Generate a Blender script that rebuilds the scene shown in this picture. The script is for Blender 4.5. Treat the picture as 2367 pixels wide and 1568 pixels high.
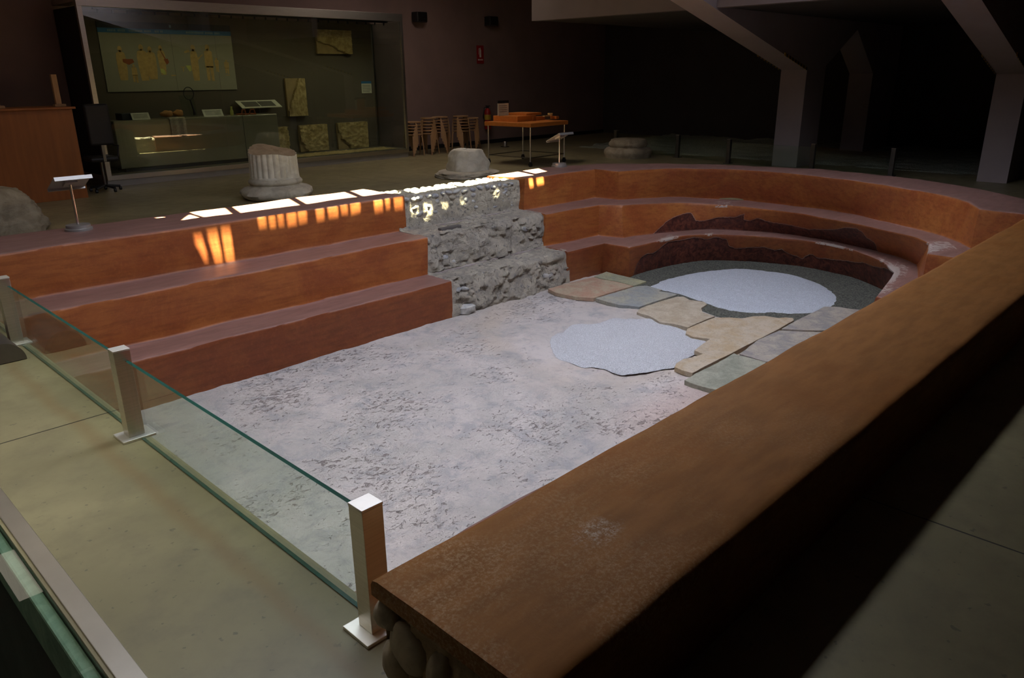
import bpy, bmesh, math, random
import numpy as np
from mathutils import Vector, Matrix, noise

# ------------------------------------------------------------------ clear
for o in list(bpy.data.objects): bpy.data.objects.remove(o, do_unlink=True)
S = bpy.context.scene
C = S.collection
PI = math.pi
random.seed(7)

# ------------------------------------------------------------------ camera
IW, IH, F = 2367.0, 1568.0, 1758.8
PIT, ROLL, YAW, CH = 0.33473686, -0.01003721, 0.7750495, 1.6
_X = np.array([math.sin(YAW), 0, math.cos(YAW)]); _Y = np.array([-math.cos(YAW), 0, math.sin(YAW)]); _Z = np.array([0, -1.0, 0])
_P = np.array([[1, 0, 0], [0, math.cos(PIT), -math.sin(PIT)], [0, math.sin(PIT), math.cos(PIT)]])
_R = np.array([[math.cos(ROLL), -math.sin(ROLL), 0], [math.sin(ROLL), math.cos(ROLL), 0], [0, 0, 1]])
_M = _R @ _P
WM = np.c_[_M @ _X, _M @ _Y, _M @ _Z]
cam_data = bpy.data.cameras.new('camera'); cam = bpy.data.objects.new('camera', cam_data); C.objects.link(cam)
cam_data.sensor_width = 36; cam_data.sensor_fit = 'HORIZONTAL'; cam_data.lens = F / IW * 36
cam_data.clip_start = 0.05; cam_data.clip_end = 200
r0, r1, r2 = WM[0], -WM[1], -WM[2]
cam.matrix_world = Matrix(((r0[0], r1[0], r2[0], 0), (r0[1], r1[1], r2[1], 0), (r0[2], r1[2], r2[2], CH), (0, 0, 0, 1)))
S.camera = cam

def ray(x, y): return WM.T @ np.array([(x - IW / 2) / F, (y - IH / 2) / F, 1.0])
def onz(x, y, z=0.0):
    d = ray(x, y); t = (z - CH) / d[2]; return (float(d[0] * t), float(d[1] * t), z)
def ony(x, y, Y):
    d = ray(x, y); t = Y / d[1]; return (float(d[0] * t), Y, float(CH + d[2] * t))
def proj(p):
    c = WM @ (np.array(p, float) - [0, 0, CH]); return c[0] / c[2] * F + IW / 2, c[1] / c[2] * F + IH / 2

# ------------------------------------------------------------------ world, exposure, lights
S.view_settings.view_transform = 'Standard'; S.view_settings.look = 'None'
S.view_settings.exposure = 0.0; S.view_settings.gamma = 1.0; S.view_settings.use_curve_mapping = False
w = bpy.data.worlds.new('world'); S.world = w; w.use_nodes = True
w.node_tree.nodes['Background'].inputs[0].default_value = (0.62, 0.74, 1.0, 1)
w.node_tree.nodes['Background'].inputs[1].default_value = 0.6

CEIL = 4.0
SUN_EL = math.radians(75)
sd = bpy.data.lights.new('sun', 'SUN'); sd.energy = 100; sd.angle = math.radians(0.53); sd.color = (1.0, 0.92, 0.58)
sun = bpy.data.objects.new('sun', sd); C.objects.link(sun)
sun.rotation_euler = (math.radians(90) - SUN_EL, 0, 0)    # light travels towards +Y and down
SHIFT = 1 / math.tan(SUN_EL)

def area(name, loc, target, sx, sy, power, color, spread=180):
    d = bpy.data.lights.new(name, 'AREA'); d.shape = 'RECTANGLE'; d.size = sx; d.size_y = sy
    d.energy = power; d.color = color; d.spread = math.radians(spread)
    o = bpy.data.objects.new(name, d); C.objects.link(o); o.location = loc
    v = Vector(target) - Vector(loc)
    o.rotation_euler = v.to_track_quat('-Z', 'Y').to_euler() if abs(v.x) + abs(v.y) > 1e-4 else (0, 0, 0)
    return o
# diffusing skylight strip over the pool, added overhead fills, lamp bar of the showcase
area('skylight_glow', (4.7, 3.75, 3.93), (4.7, 3.75, 0), 7.6, 0.8, 218, (0.84, 0.87, 1.0), 150)
area('entrance_daylight', (-0.3, 3.9, 3.93), (-0.1, 3.9, 0), 1.6, 3.4, 22, (1.0, 0.96, 0.76), 95)  # ceiling fill added to light the left visitor floor
area('showcase_lamp', (7.2, 13.1, 2.5), (7.2, 13.45, 0), 5.2, 0.12, 4.6, (1.0, 0.86, 0.5), 150)
area('desk_daylight', (1.8, 9.6, 3.93), (1.8, 9.6, 0), 1.2, 1.2, 9, (1.0, 0.88, 0.7), 150)  # overhead fill for the floor in front of the desk
area('rear_daylight', (9.6, 10.9, 3.93), (9.6, 10.9, 0), 1.6, 1.2, 40, (1.0, 0.84, 0.72), 170)  # fill added to lift the dark rear wall, stools and stones

# ------------------------------------------------------------------ node helpers
def newmat(name):
    m = bpy.data.materials.new(name); m.use_nodes = True
    nt = m.node_tree; b = nt.nodes['Principled BSDF']; return m, nt, b
def tex(nt, kind='ShaderNodeTexNoise', scale=5, detail=4, rough=0.55, vec=None, dist=0.0, sc3=None):
    n = nt.nodes.new(kind)
    if kind == 'ShaderNodeTexNoise':
        n.inputs['Scale'].default_value = scale; n.inputs['Detail'].default_value = detail
        n.inputs['Roughness'].default_value = rough; n.inputs['Distortion'].default_value = dist
    else: n.inputs['Scale'].default_value = scale
    tc = nt.nodes.new('ShaderNodeTexCoord')
    if sc3:
        mp = nt.nodes.new('ShaderNodeMapping'); mp.inputs['Scale'].default_value = sc3
        nt.links.new(tc.outputs['Object'], mp.inputs[0]); nt.links.new(mp.outputs[0], n.inputs['Vector'])
    else: nt.links.new(tc.outputs['Object'], n.inputs['Vector'])
    return n
def ramp(nt, src, stops):
    r = nt.nodes.new('ShaderNodeValToRGB'); cr = r.color_ramp
    while len(cr.elements) > 1: cr.elements.remove(cr.elements[-1])
    cr.elements[0].position = stops[0][0]; cr.elements[0].color = (*stops[0][1], 1) if len(stops[0][1]) == 3 else stops[0][1]
    for p, c in stops[1:]:
        e = cr.elements.new(p); e.color = (*c, 1)
    nt.links.new(src, r.inputs[0]); return r
def mix(nt, fac, a, b, mode='MIX'):
    n = nt.nodes.new('ShaderNodeMix'); n.data_type = 'RGBA'; n.blend_type = mode
    for i, v in ((0, fac), (6, a), (7, b)):
        if isinstance(v, bpy.types.NodeSocket): nt.links.new(v, n.inputs[i])
        elif isinstance(v, (int, float)): n.inputs[i].default_value = v
        else: n.inputs[i].default_value = (*v, 1)
    return n.outputs[2]
def mth(nt, op, a, b=0.0, c=0.0, clamp=False):
    n = nt.nodes.new('ShaderNodeMath'); n.operation = op; n.use_clamp = clamp
    for i, v in enumerate((a, b, c)):
        if isinstance(v, bpy.types.NodeSocket): nt.links.new(v, n.inputs[i])
        else: n.inputs[i].default_value = v
    return n.outputs[0]
def bump(nt, b, src, strength=0.3, dist=0.01):
    n = nt.nodes.new('ShaderNodeBump'); n.inputs['Strength'].default_value = strength; n.inputs['Distance'].default_value = dist
    nt.links.new(src, n.inputs['Height']); nt.links.new(n.outputs[0], b.inputs['Normal']); return n
def smooth(nt, v, lo, hi):
    n = nt.nodes.new('ShaderNodeMapRange'); n.interpolation_type = 'SMOOTHSTEP'
    nt.links.new(v, n.inputs[0]); n.inputs[1].default_value = lo; n.inputs[2].default_value = hi; return n.outputs[0]
def xyz(nt):
    tc = nt.nodes.new('ShaderNodeTexCoord'); s = nt.nodes.new('ShaderNodeSeparateXYZ'); nt.links.new(tc.outputs['Object'], s.inputs[0]); return s.outputs
def nrm_z(nt):
    g = nt.nodes.new('ShaderNodeNewGeometry'); s = nt.nodes.new('ShaderNodeSeparateXYZ'); nt.links.new(g.outputs['True Normal'], s.inputs[0]); return s.outputs[2]
def simple(name, col, rough=0.5, metal=0.0, var=0.15, scale=8, bmp=0.0, spec=0.5, coat=0.0, sc3=None):
    m, nt, b = newmat(name)
    n = tex(nt, scale=scale, detail=5, sc3=sc3)
    c = ramp(nt, n.outputs[0], [(0.3, tuple(v * (1 - var) for v in col)), (0.7, tuple(min(1, v * (1 + var)) for v in col))])
    nt.links.new(c.outputs[0], b.inputs['Base Color']); b.inputs['Roughness'].default_value = rough
    b.inputs['Metallic'].default_value = metal; b.inputs['Specular IOR Level'].default_value = spec; b.inputs['Coat Weight'].default_value = coat
    if bmp: bump(nt, b, n.outputs[0], bmp, 0.01)
    return m

# ------------------------------------------------------------------ materials
def plaster(name, c1, c2, top, wear=False, worn=False, rough=0.42):
    m, nt, b = newmat(name)
    big = tex(nt, scale=1.9, detail=8, rough=0.68, dist=0.8); fine = tex(nt, scale=34, detail=6, rough=0.7)
    streak = tex(nt, scale=3, detail=5, rough=0.6, sc3=(1.2, 5, 9))
    col = mix(nt, smooth(nt, big.outputs[0], 0.35, 0.68), c1, c2)
    col = mix(nt, mth(nt, 'MULTIPLY', smooth(nt, streak.outputs[0], 0.4, 0.72), 0.5), col, tuple(v * 0.55 for v in c1))
    col = mix(nt, mth(nt, 'MULTIPLY', smooth(nt, fine.outputs[0], 0.45, 0.8), 0.3), col, tuple(min(1, v * 1.5) for v in c2))
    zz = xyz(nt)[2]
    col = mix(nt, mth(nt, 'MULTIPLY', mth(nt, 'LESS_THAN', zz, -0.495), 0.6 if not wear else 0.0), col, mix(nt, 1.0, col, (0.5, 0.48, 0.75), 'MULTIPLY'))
    nz = nrm_z(nt)
    topm = smooth(nt, nz, 0.45, 0.95)                       # dust and foot wear, plus bluish skylight sheen painted on the level faces
    col = mix(nt, topm, col, mix(nt, smooth(nt, streak.outputs[0], 0.3, 0.7), top, tuple(v * 0.75 for v in top)))
    if wear:                                                # pale scuffs at the worn near end
        p = xyz(nt); sc = tex(nt, scale=95, detail=8, rough=0.8); md = tex(nt, scale=2.6, detail=4)
        near = smooth(nt, mth(nt, 'MULTIPLY', p[0], -1.0), -3.4, -0.95)
        f = mth(nt, 'MULTIPLY', mth(nt, 'MULTIPLY', smooth(nt, sc.outputs[0], 0.44, 0.66), smooth(nt, md.outputs[0], 0.36, 0.68)), near)
        col = mix(nt, mth(nt, 'MULTIPLY', f, 0.8), col, (0.55, 0.36, 0.2))
        md2 = tex(nt, scale=1.1, detail=5, dist=1.0)
        col = mix(nt, mth(nt, 'MULTIPLY', smooth(nt, md2.outputs[0], 0.45, 0.7), 0.45), col, (0.29, 0.095, 0.018))
        # one chalky rub mark
        dx = mth(nt, 'SUBTRACT', p[0], 1.545); dy = mth(nt, 'SUBTRACT', p[1], 1.17)
        d = mth(nt, 'ADD', mth(nt, 'MULTIPLY', mth(nt, 'MULTIPLY', dx, dx), 180.0), mth(nt, 'MULTIPLY', mth(nt, 'MULTIPLY', dy, dy), 420.0))
        f2 = mth(nt, 'MULTIPLY', mth(nt, 'SUBTRACT', 1.0, smooth(nt, d, 0.0, 2.2)), mth(nt, 'MULTIPLY', smooth(nt, sc.outputs[0], 0.42, 0.62), smooth(nt, fine.outputs[0], 0.38, 0.55)))
        col = mix(nt, mth(nt, 'MULTIPLY', f2, 0.8), col, (0.62, 0.52, 0.42))
    if worn:                                                # old maroon plaster where the restored coat has fallen
        at = nt.nodes.new('ShaderNodeAttribute'); at.attribute_name = 'worn'
        e = tex(nt, scale=9, detail=6, rough=0.7); e2 = tex(nt, scale=14, detail=6, rough=0.7, dist=1.0)
        v = mth(nt, 'ADD', at.outputs['Fac'], mth(nt, 'MULTIPLY', mth(nt, 'SUBTRACT', e.outputs[0], 0.5), 0.05))
        old = mix(nt, smooth(nt, e2.outputs[0], 0.35, 0.7), (0.045, 0.013, 0.011), (0.16, 0.05, 0.03))
        col = mix(nt, smooth(nt, v, 0.0, 0.004), col, old)
        band = mth(nt, 'SUBTRACT', 1.0, smooth(nt, mth(nt, 'ABSOLUTE', v), 0.001, 0.006))
        col = mix(nt, mth(nt, 'MULTIPLY', band, 0.7), col, (0.45, 0.32, 0.28))
        at2 = nt.nodes.new('ShaderNodeAttribute'); at2.attribute_name = 'chip'
        v2 = mth(nt, 'ADD', at2.outputs['Fac'], mth(nt, 'MULTIPLY', mth(nt, 'SUBTRACT', e2.outputs[0], 0.5), 1.2))
        col = mix(nt, smooth(nt, v2, 0.34, 0.42), col, (0.45, 0.38, 0.34))
    nt.links.new(col, b.inputs['Base Color']); b.inputs['Specular IOR Level'].default_value = 0.1 if wear else 0.4
    rr = nt.nodes.new('ShaderNodeMapRange'); nt.links.new(big.outputs[0], rr.inputs[0])
    rr.inputs[3].default_value = rough - 0.08; rr.inputs[4].default_value = rough + 0.14
    nt.links.new(rr.outputs[0], b.inputs['Roughness'])
    h = mth(nt, 'ADD', mth(nt, 'MULTIPLY', big.outputs[0], 1.2), mth(nt, 'MULTIPLY', fine.outputs[0], 0.25))
    bump(nt, b, h, 0.25, 0.012)
    return m
M = {}
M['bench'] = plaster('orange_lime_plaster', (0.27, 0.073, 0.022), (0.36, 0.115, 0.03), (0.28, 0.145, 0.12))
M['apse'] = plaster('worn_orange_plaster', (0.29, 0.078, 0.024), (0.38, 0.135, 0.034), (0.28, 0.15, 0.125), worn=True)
M['near'] = plaster('brown_scuffed_plaster', (0.26, 0.108, 0.032), (0.33, 0.148, 0.045), (0.35, 0.152, 0.046), wear=True, rough=0.6)

def concrete_floor():
    m, nt, b = newmat('polished_concrete')
    n1 = tex(nt, scale=0.9, detail=6, dist=0.5); n2 = tex(nt, scale=6, detail=6, rough=0.65); n3 = tex(nt, scale=60, detail=4)
    sp = tex(nt, scale=26, detail=3, rough=0.5)
    p = xyz(nt)
    col = mix(nt, smooth(nt, n1.outputs[0], 0.35, 0.65), (0.215, 0.185, 0.10), (0.30, 0.26, 0.14))
    col = mix(nt, mth(nt, 'MULTIPLY', smooth(nt, n2.outputs[0], 0.4, 0.75), 0.45), col, (0.15, 0.125, 0.075))
    col = mix(nt, mth(nt, 'MULTIPLY', smooth(nt, sp.outputs[0], 0.66, 0.71), 0.55), col, (0.08, 0.07, 0.05))
    # yellowish band that runs along the glass barrier
    st = tex(nt, scale=2.2, detail=4)
    dx = mth(nt, 'ABSOLUTE', mth(nt, 'SUBTRACT', p[0], mth(nt, 'ADD', 0.93, mth(nt, 'MULTIPLY', mth(nt, 'SUBTRACT', st.outputs[0], 0.5), 0.12))))
    band = mth(nt, 'SUBTRACT', 1.0, smooth(nt, dx, 0.0, 0.06))
    yl = mth(nt, 'MULTIPLY', smooth(nt, p[1], 1.0, 1.6), mth(nt, 'SUBTRACT', 1.0, smooth(nt, p[1], 6.5, 7.2)))
    col = mix(nt, mth(nt, 'MULTIPLY', mth(nt, 'MULTIPLY', band, yl), 0.6), col, (0.2, 0.135, 0.06))
    # joints cut in the slab
    def joint(v, pos): return mth(nt, 'SUBTRACT', 1.0, smooth(nt, mth(nt, 'ABSOLUTE', mth(nt, 'SUBTRACT', v, pos)), 0.0025, 0.006))
    j1 = mth(nt, 'MULTIPLY', joint(p[1], 3.934), mth(nt, 'LESS_THAN', p[0], 1.13))
    j2 = mth(nt, 'MULTIPLY', joint(p[0], 2.86), mth(nt, 'LESS_THAN', p[1], 0.9))
    j3 = mth(nt, 'MULTIPLY', joint(p[0], 7.4), mth(nt, 'GREATER_THAN', p[1], 7.2))
    jj = mth(nt, 'MAXIMUM', mth(nt, 'MAXIMUM', j1, j2), j3)
    col = mix(nt, jj, col, (0.02, 0.018, 0.015))
    nt.links.new(col, b.inputs['Base Color'])
    rr = nt.nodes.new('ShaderNodeMapRange'); nt.links.new(n2.outputs[0], rr.inputs[0]); rr.inputs[3].default_value = 0.3; rr.inputs[4].default_value = 0.5
    nt.links.new(rr.outputs[0], b.inputs['Roughness'])
    bump(nt, b, mth(nt, 'SUBTRACT', mth(nt, 'MULTIPLY', n3.outputs[0], 0.1), jj), 0.12, 0.005)
    return m
M['floor'] = concrete_floor()

def pool_floor_mat():
    m, nt, b = newmat('old_pinkish_mortar')
    n1 = tex(nt, scale=0.8, detail=7, dist=0.8, rough=0.65); n2 = tex(nt, scale=4.5, detail=8, rough=0.75, dist=0.4)
    n3 = tex(nt, scale=22, detail=6, rough=0.8); pits = tex(nt, scale=24, detail=10, rough=0.8, dist=0.5, sc3=(0.8, 1.0, 1))
    p = xyz(nt)
    col = mix(nt, smooth(nt, n1.outputs[0], 0.34, 0.66), (0.41, 0.39, 0.37), (0.56, 0.51, 0.485))
    col = mix(nt, mth(nt, 'MULTIPLY', smooth(nt, n2.outputs[0], 0.46, 0.66), 0.6), col, (0.27, 0.275, 0.30))
    col = mix(nt, mth(nt, 'MULTIPLY', smooth(nt, n3.outputs[0], 0.42, 0.30), 0.35), col, (0.24, 0.21, 0.22))
    buff = tex(nt, scale=0.55, detail=5, dist=0.7)
    bx = mth(nt, 'MULTIPLY', smooth(nt, buff.outputs[0], 0.44, 0.66), smooth(nt, p[0], 3.2, 5.4))
    col = mix(nt, mth(nt, 'MULTIPLY', bx, 0.65), col, (0.52, 0.43, 0.34))
    pk = mth(nt, 'MULTIPLY', smooth(nt, p[0], 3.8, 4.8), mth(nt, 'SUBTRACT', 1.0, smooth(nt, p[1], 2.9, 3.4)))
    col = mix(nt, mth(nt, 'MULTIPLY', pk, 0.5), col, (0.60, 0.42, 0.36))
    pa = tex(nt, scale=1.3, detail=5, rough=0.6)
    pm = smooth(nt, mth(nt, 'ADD', pits.outputs[0], mth(nt, 'MULTIPLY', mth(nt, 'SUBTRACT', pa.outputs[0], 0.5), 0.34)), 0.575, 0.65)
    col = mix(nt, mth(nt, 'MULTIPLY', pm, 0.65), col, (0.2, 0.15, 0.135))
    col = mix(nt, mth(nt, 'MULTIPLY', smooth(nt, n3.outputs[0], 0.58, 0.74), 0.3), col, (0.68, 0.62, 0.6))
    nt.links.new(col, b.inputs['Base Color']); b.inputs['Roughness'].default_value = 0.8
    h = mth(nt, 'ADD', mth(nt, 'MULTIPLY', n2.outputs[0], 0.8), mth(nt, 'MULTIPLY', n3.outputs[0], 0.25))
    h = mth(nt, 'SUBTRACT', h, mth(nt, 'MULTIPLY', pm, 0.2))
    bump(nt, b, h, 0.85, 0.024)
    return m
M['pool'] = pool_floor_mat()

def gravel(name, c1, c2, scale=190, bs=0.8):
    m, nt, b = newmat(name)
    v = tex(nt, 'ShaderNodeTexVoronoi', scale=scale); n = tex(nt, scale=scale * 0.6, detail=3)
    col = mix(nt, smooth(nt, n.outputs[0], 0.3, 0.7), c1, c2)
    r = ramp(nt, v.outputs['Color'], [(0.0, (0.72, 0.72, 0.72)), (1.0, (1.15, 1.15, 1.15))])
    col = mix(nt, 1.0, col, r.outputs[0], 'MULTIPLY')
    nt.links.new(col, b.inputs['Base Color']); b.inputs['Roughness'].default_value = 0.85
    bump(nt, b, mth(nt, 'SUBTRACT', 1.0, v.outputs['Distance']), bs, 0.006)
    return m
M['white_gravel'] = gravel('white_marble_gravel', (0.42, 0.455, 0.52), (0.64, 0.68, 0.74))
M['pale_gravel'] = gravel('pale_grey_gravel', (0.45, 0.46, 0.49), (0.7, 0.71, 0.74))
M['dark_gravel'] = gravel('dark_slate_gravel', (0.035, 0.04, 0.032), (0.15, 0.15, 0.125), 90, 1.0)
M['bed_gravel'] = gravel('bed_gravel', (0.2, 0.22, 0.17), (0.34, 0.36, 0.29), 60, 1.0)

def stone(name, c1, c2, scale=5, bs=0.6, veins=True, rough=0.75, bd=0.02):
    m, nt, b = newmat(name)
    n1 = tex(nt, scale=scale, detail=8, rough=0.65, dist=0.6); n2 = tex(nt, scale=scale * 6, detail=6, rough=0.7)
    col = mix(nt, smooth(nt, n1.outputs[0], 0.35, 0.65), c1, c2)
    if veins:
        n3 = tex(nt, scale=scale * 1.3, detail=8, rough=0.7, dist=1.5)
        v = mth(nt, 'SUBTRACT', 1.0, smooth(nt, mth(nt, 'ABSOLUTE', mth(nt, 'SUBTRACT', n3.outputs[0], 0.5)), 0.002, 0.016))
        col = mix(nt, mth(nt, 'MULTIPLY', v, 0.5), col, tuple(x * 0.4 for x in c1))
        w_ = smooth(nt, n2.outputs[0], 0.62, 0.74)
        col = mix(nt, mth(nt, 'MULTIPLY', w_, 0.4), col, (0.75, 0.7, 0.62))
    nt.links.new(col, b.inputs['Base Color']); b.inputs['Roughness'].default_value = rough
    bump(nt, b, mth(nt, 'ADD', n1.outputs[0], mth(nt, 'MULTIPLY', n2.outputs[0], 0.4)), bs, bd)
    return m
M['slab_orange'] = stone('salmon_flagstone', (0.4, 0.24, 0.17), (0.42, 0.34, 0.24), 5, 0.3)
M['slab_olive'] = stone('olive_flagstone', (0.25, 0.26, 0.2), (0.38, 0.36, 0.22), 3, 0.3)
M['slab_grey'] = stone('blue_grey_flagstone', (0.25, 0.27, 0.28), (0.36, 0.34, 0.27), 3, 0.3)
M['slab_tan'] = stone('tan_flagstone', (0.38, 0.31, 0.22), (0.47, 0.41, 0.32), 5, 0.3)
M['slab_gold'] = stone('golden_flagstone', (0.42, 0.32, 0.2), (0.47, 0.40, 0.31), 5, 0.3)
M['slab_slate'] = stone('grey_slate_flagstone', (0.25, 0.235, 0.23), (0.4, 0.35, 0.29), 6, 0.45)
M['slab_green'] = stone('green_grey_flagstone', (0.22, 0.23, 0.18), (0.34, 0.33, 0.26), 5, 0.3)
def rubble_mat():
    m, nt, b = newmat('lime_rubble')
    v = tex(nt, 'ShaderNodeTexVoronoi', scale=15); v.inputs['Randomness'].default_value = 1.0
    n1 = tex(nt, scale=5, detail=9, rough=0.7, dist=0.8); n2 = tex(nt, scale=24, detail=10, rough=0.8, dist=0.5); n3 = tex(nt, scale=11, detail=9, rough=0.75, dist=1.4)
    p = xyz(nt)
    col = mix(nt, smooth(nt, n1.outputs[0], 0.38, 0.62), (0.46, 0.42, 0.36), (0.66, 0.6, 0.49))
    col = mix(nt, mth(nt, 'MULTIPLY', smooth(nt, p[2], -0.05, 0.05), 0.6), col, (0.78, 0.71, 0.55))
    st = mth(nt, 'MULTIPLY', smooth(nt, n3.outputs[0], 0.52, 0.6), mth(nt, 'SUBTRACT', 1.0, smooth(nt, v.outputs['Distance'], 0.25, 0.5)))
    col = mix(nt, mth(nt, 'MULTIPLY', st, 0.8), col, (0.27, 0.27, 0.28))
    pit = smooth(nt, n2.outputs[0], 0.56, 0.66)
    col = mix(nt, mth(nt, 'MULTIPLY', pit, 0.75), col, (0.11, 0.09, 0.07))
    col = mix(nt, mth(nt, 'MULTIPLY', smooth(nt, n3.outputs[0], 0.44, 0.36), 0.3), col, (0.36, 0.25, 0.19))
    nt.links.new(col, b.inputs['Base Color']); b.inputs['Roughness'].default_value = 0.95; b.inputs['Specular IOR Level'].default_value = 0.2
    h = mth(nt, 'SUBTRACT', mth(nt, 'ADD', mth(nt, 'MULTIPLY', n1.outputs[0], 1.2), mth(nt, 'MULTIPLY', n3.outputs[0], 0.9)), mth(nt, 'MULTIPLY', pit, 0.7))
    bump(nt, b, h, 1.0, 0.05); return m
M['rubble'] = rubble_mat()
M['cobble'] = stone('blue_grey_cobble', (0.26, 0.27, 0.29), (0.52, 0.51, 0.47), 9, 0.25, False, 0.65)
M['rubble_brown'] = stone('brown_earth_rubble', (0.3, 0.2, 0.1), (0.5, 0.35, 0.19), 6, 0.8, False, 0.9, 0.03)
M['cobble_brown'] = stone('brown_river_cobble', (0.28, 0.22, 0.15), (0.46, 0.36, 0.24), 7, 0.2, False, 0.7)
M['marble'] = stone('weathered_white_marble', (0.62, 0.58, 0.47), (0.78, 0.75, 0.64), 6, 0.2, False, 0.7)
M['marble_break'] = stone('broken_tan_stone', (0.4, 0.29, 0.17), (0.5, 0.38, 0.24), 8, 0.6, False, 0.9)
M['base_stone'] = stone('rough_grey_stone', (0.42, 0.38, 0.3), (0.6, 0.56, 0.45), 5, 0.6, False, 0.9)
M['boulder'] = stone('tan_boulder_stone', (0.26, 0.21, 0.14), (0.4, 0.34, 0.24), 4, 0.8, False, 0.9, 0.04)
M['ochre'] = stone('ochre_fresco_stone', (0.34, 0.24, 0.09), (0.55, 0.42, 0.2), 9, 0.9, False, 0.9)
M['backing'] = simple('ochre_backing_mortar', (0.33, 0.235, 0.11), 0.9)
M['steel'] = simple('brushed_steel', (0.62, 0.58, 0.52), 0.3, 1.0, 0.08, 3, sc3=(2, 2, 60))
M['steel_dark'] = simple('dark_steel', (0.2, 0.19, 0.18), 0.35, 1.0, 0.1)
M['cap_steel'] = simple('matt_steel_cap', (0.85, 0.82, 0.76), 0.5, 1.0, 0.05)
M['chrome'] = simple('satin_chrome', (0.7, 0.7, 0.72), 0.18, 1.0, 0.05)
M['paint_grey'] = simple('satin_grey_paint', (0.4, 0.39, 0.37), 0.38, 0.6, 0.05)
M['frame_steel'] = simple('brushed_frame_steel', (0.66, 0.62, 0.55), 0.34, 1.0, 0.08, 3)
M['black'] = simple('black_plastic', (0.012, 0.012, 0.014), 0.5)
M['dark_metal'] = simple('dark_bronze_sheet', (0.14, 0.12, 0.10), 0.3, 0.6, 0.1)
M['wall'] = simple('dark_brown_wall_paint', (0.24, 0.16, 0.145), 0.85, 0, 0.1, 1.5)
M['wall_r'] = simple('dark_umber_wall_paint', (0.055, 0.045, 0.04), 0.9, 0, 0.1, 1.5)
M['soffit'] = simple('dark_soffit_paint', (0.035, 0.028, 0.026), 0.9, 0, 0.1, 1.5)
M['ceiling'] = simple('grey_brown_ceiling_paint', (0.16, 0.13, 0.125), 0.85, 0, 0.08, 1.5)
M['frame_paint'] = simple('mauve_grey_concrete_paint', (0.34, 0.28, 0.275), 0.75, 0, 0.06, 2)
M['desk_wood'] = simple('cherry_wood_veneer', (0.33, 0.105, 0.02), 0.4, 0, 0.15, 2.5, sc3=(6, 6, 0.6))
M['table_wood'] = simple('orange_varnished_wood', (0.52, 0.17, 0.03), 0.4, 0, 0.12, 3, sc3=(1, 6, 6))
M['stool_wood'] = simple('beech_wood', (0.36, 0.21, 0.10), 0.5, 0, 0.12, 6, sc3=(6, 6, 1))
M['upright_wood'] = simple('pale_pine_wood', (0.5, 0.3, 0.15), 0.6, 0, 0.1, 6, sc3=(6, 6, 1))
M['case_back'] = simple('olive_grey_panel', (0.11, 0.088, 0.06), 0.8, 0, 0.05, 1)
M['plinth'] = simple('grey_green_metal_front', (0.3, 0.27, 0.19), 0.3, 0.5, 0.08, 1)
M['print'] = simple('pale_grey_print', (0.3, 0.285, 0.21), 0.6, 0, 0.03, 2)
M['print_black'] = simple('black_print', (0.03, 0.03, 0.032), 0.6)
M['print_blue'] = simple('blue_print', (0.03, 0.16, 0.34), 0.6, 0, 0.05)
M['print_text'] = simple('pale_blue_print', (0.2, 0.3, 0.34), 0.6)
M['fig'] = simple('ochre_ink', (0.5, 0.33, 0.12), 0.6, 0, 0.15, 20)
M['fig_red'] = simple('brown_red_ink', (0.3, 0.08, 0.02), 0.6)
M['fig_green'] = simple('yellow_green_ink', (0.5, 0.5, 0.14), 0.6)
M['label'] = simple('cream_card', (0.6, 0.58, 0.45), 0.6)
M['ink'] = simple('grey_ink', (0.12, 0.11, 0.09), 0.6)
M['cloth'] = simple('beige_towel', (0.42, 0.36, 0.26), 0.95, 0, 0.2, 40, 0.6)
M['terracotta'] = simple('terracotta', (0.42, 0.2, 0.06), 0.7)
M['red'] = simple('signal_red', (0.35, 0.012, 0.012), 0.45, 0, 0.05)
M['yellow'] = simple('yellow_label', (0.5, 0.33, 0.03), 0.5)
M['white'] = simple('white_print', (0.7, 0.7, 0.65), 0.6)
M['green_ledge'] = stone('pale_green_render', (0.2, 0.3, 0.22), (0.34, 0.44, 0.33), 5, 0.3, False, 0.8)
M['pit'] = simple('dark_pit_earth', (0.035, 0.037, 0.033), 0.9, 0, 0.4, 3, 0.6)
M['hazard_y'] = simple('hazard_yellow', (0.42, 0.25, 0.02), 0.6)
M['slate_brick'] = stone('greyish_red_brick', (0.3, 0.25, 0.24), (0.42, 0.36, 0.34), 8, 0.5, False)
M['slate_chip'] = simple('dark_slate_chip', (0.1, 0.09, 0.085), 0.8)

def glass(name, tint, refl=1.0, rough=0.0, ior=1.5):
    m = bpy.data.materials.new(name); m.use_nodes = True; nt = m.node_tree; nt.nodes.clear()
    out = nt.nodes.new('ShaderNodeOutputMaterial'); mx = nt.nodes.new('ShaderNodeMixShader')
    tr = nt.nodes.new('ShaderNodeBsdfTransparent'); tr.inputs[0].default_value = (*tint, 1)
    gl = nt.nodes.new('ShaderNodeBsdfGlossy'); gl.inputs['Roughness'].default_value = rough; gl.inputs['Color'].default_value = (refl, refl, refl, 1)
    lw = nt.nodes.new('ShaderNodeLayerWeight'); lw.inputs[0].default_value = 0.5
    p5 = nt.nodes.new('ShaderNodeMath'); p5.operation = 'POWER'; nt.links.new(lw.outputs['Facing'], p5.inputs[0]); p5.inputs[1].default_value = 5
    ma = nt.nodes.new('ShaderNodeMath'); ma.operation = 'MULTIPLY_ADD'; nt.links.new(p5.outputs[0], ma.inputs[0]); ma.inputs[1].default_value = 0.955; ma.inputs[2].default_value = 0.045
    nt.links.new(ma.outputs[0], mx.inputs[0]); nt.links.new(tr.outputs[0], mx.inputs[1]); nt.links.new(gl.outputs[0], mx.inputs[2])
    nt.links.new(mx.outputs[0], out.inputs[0]); return m
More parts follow.
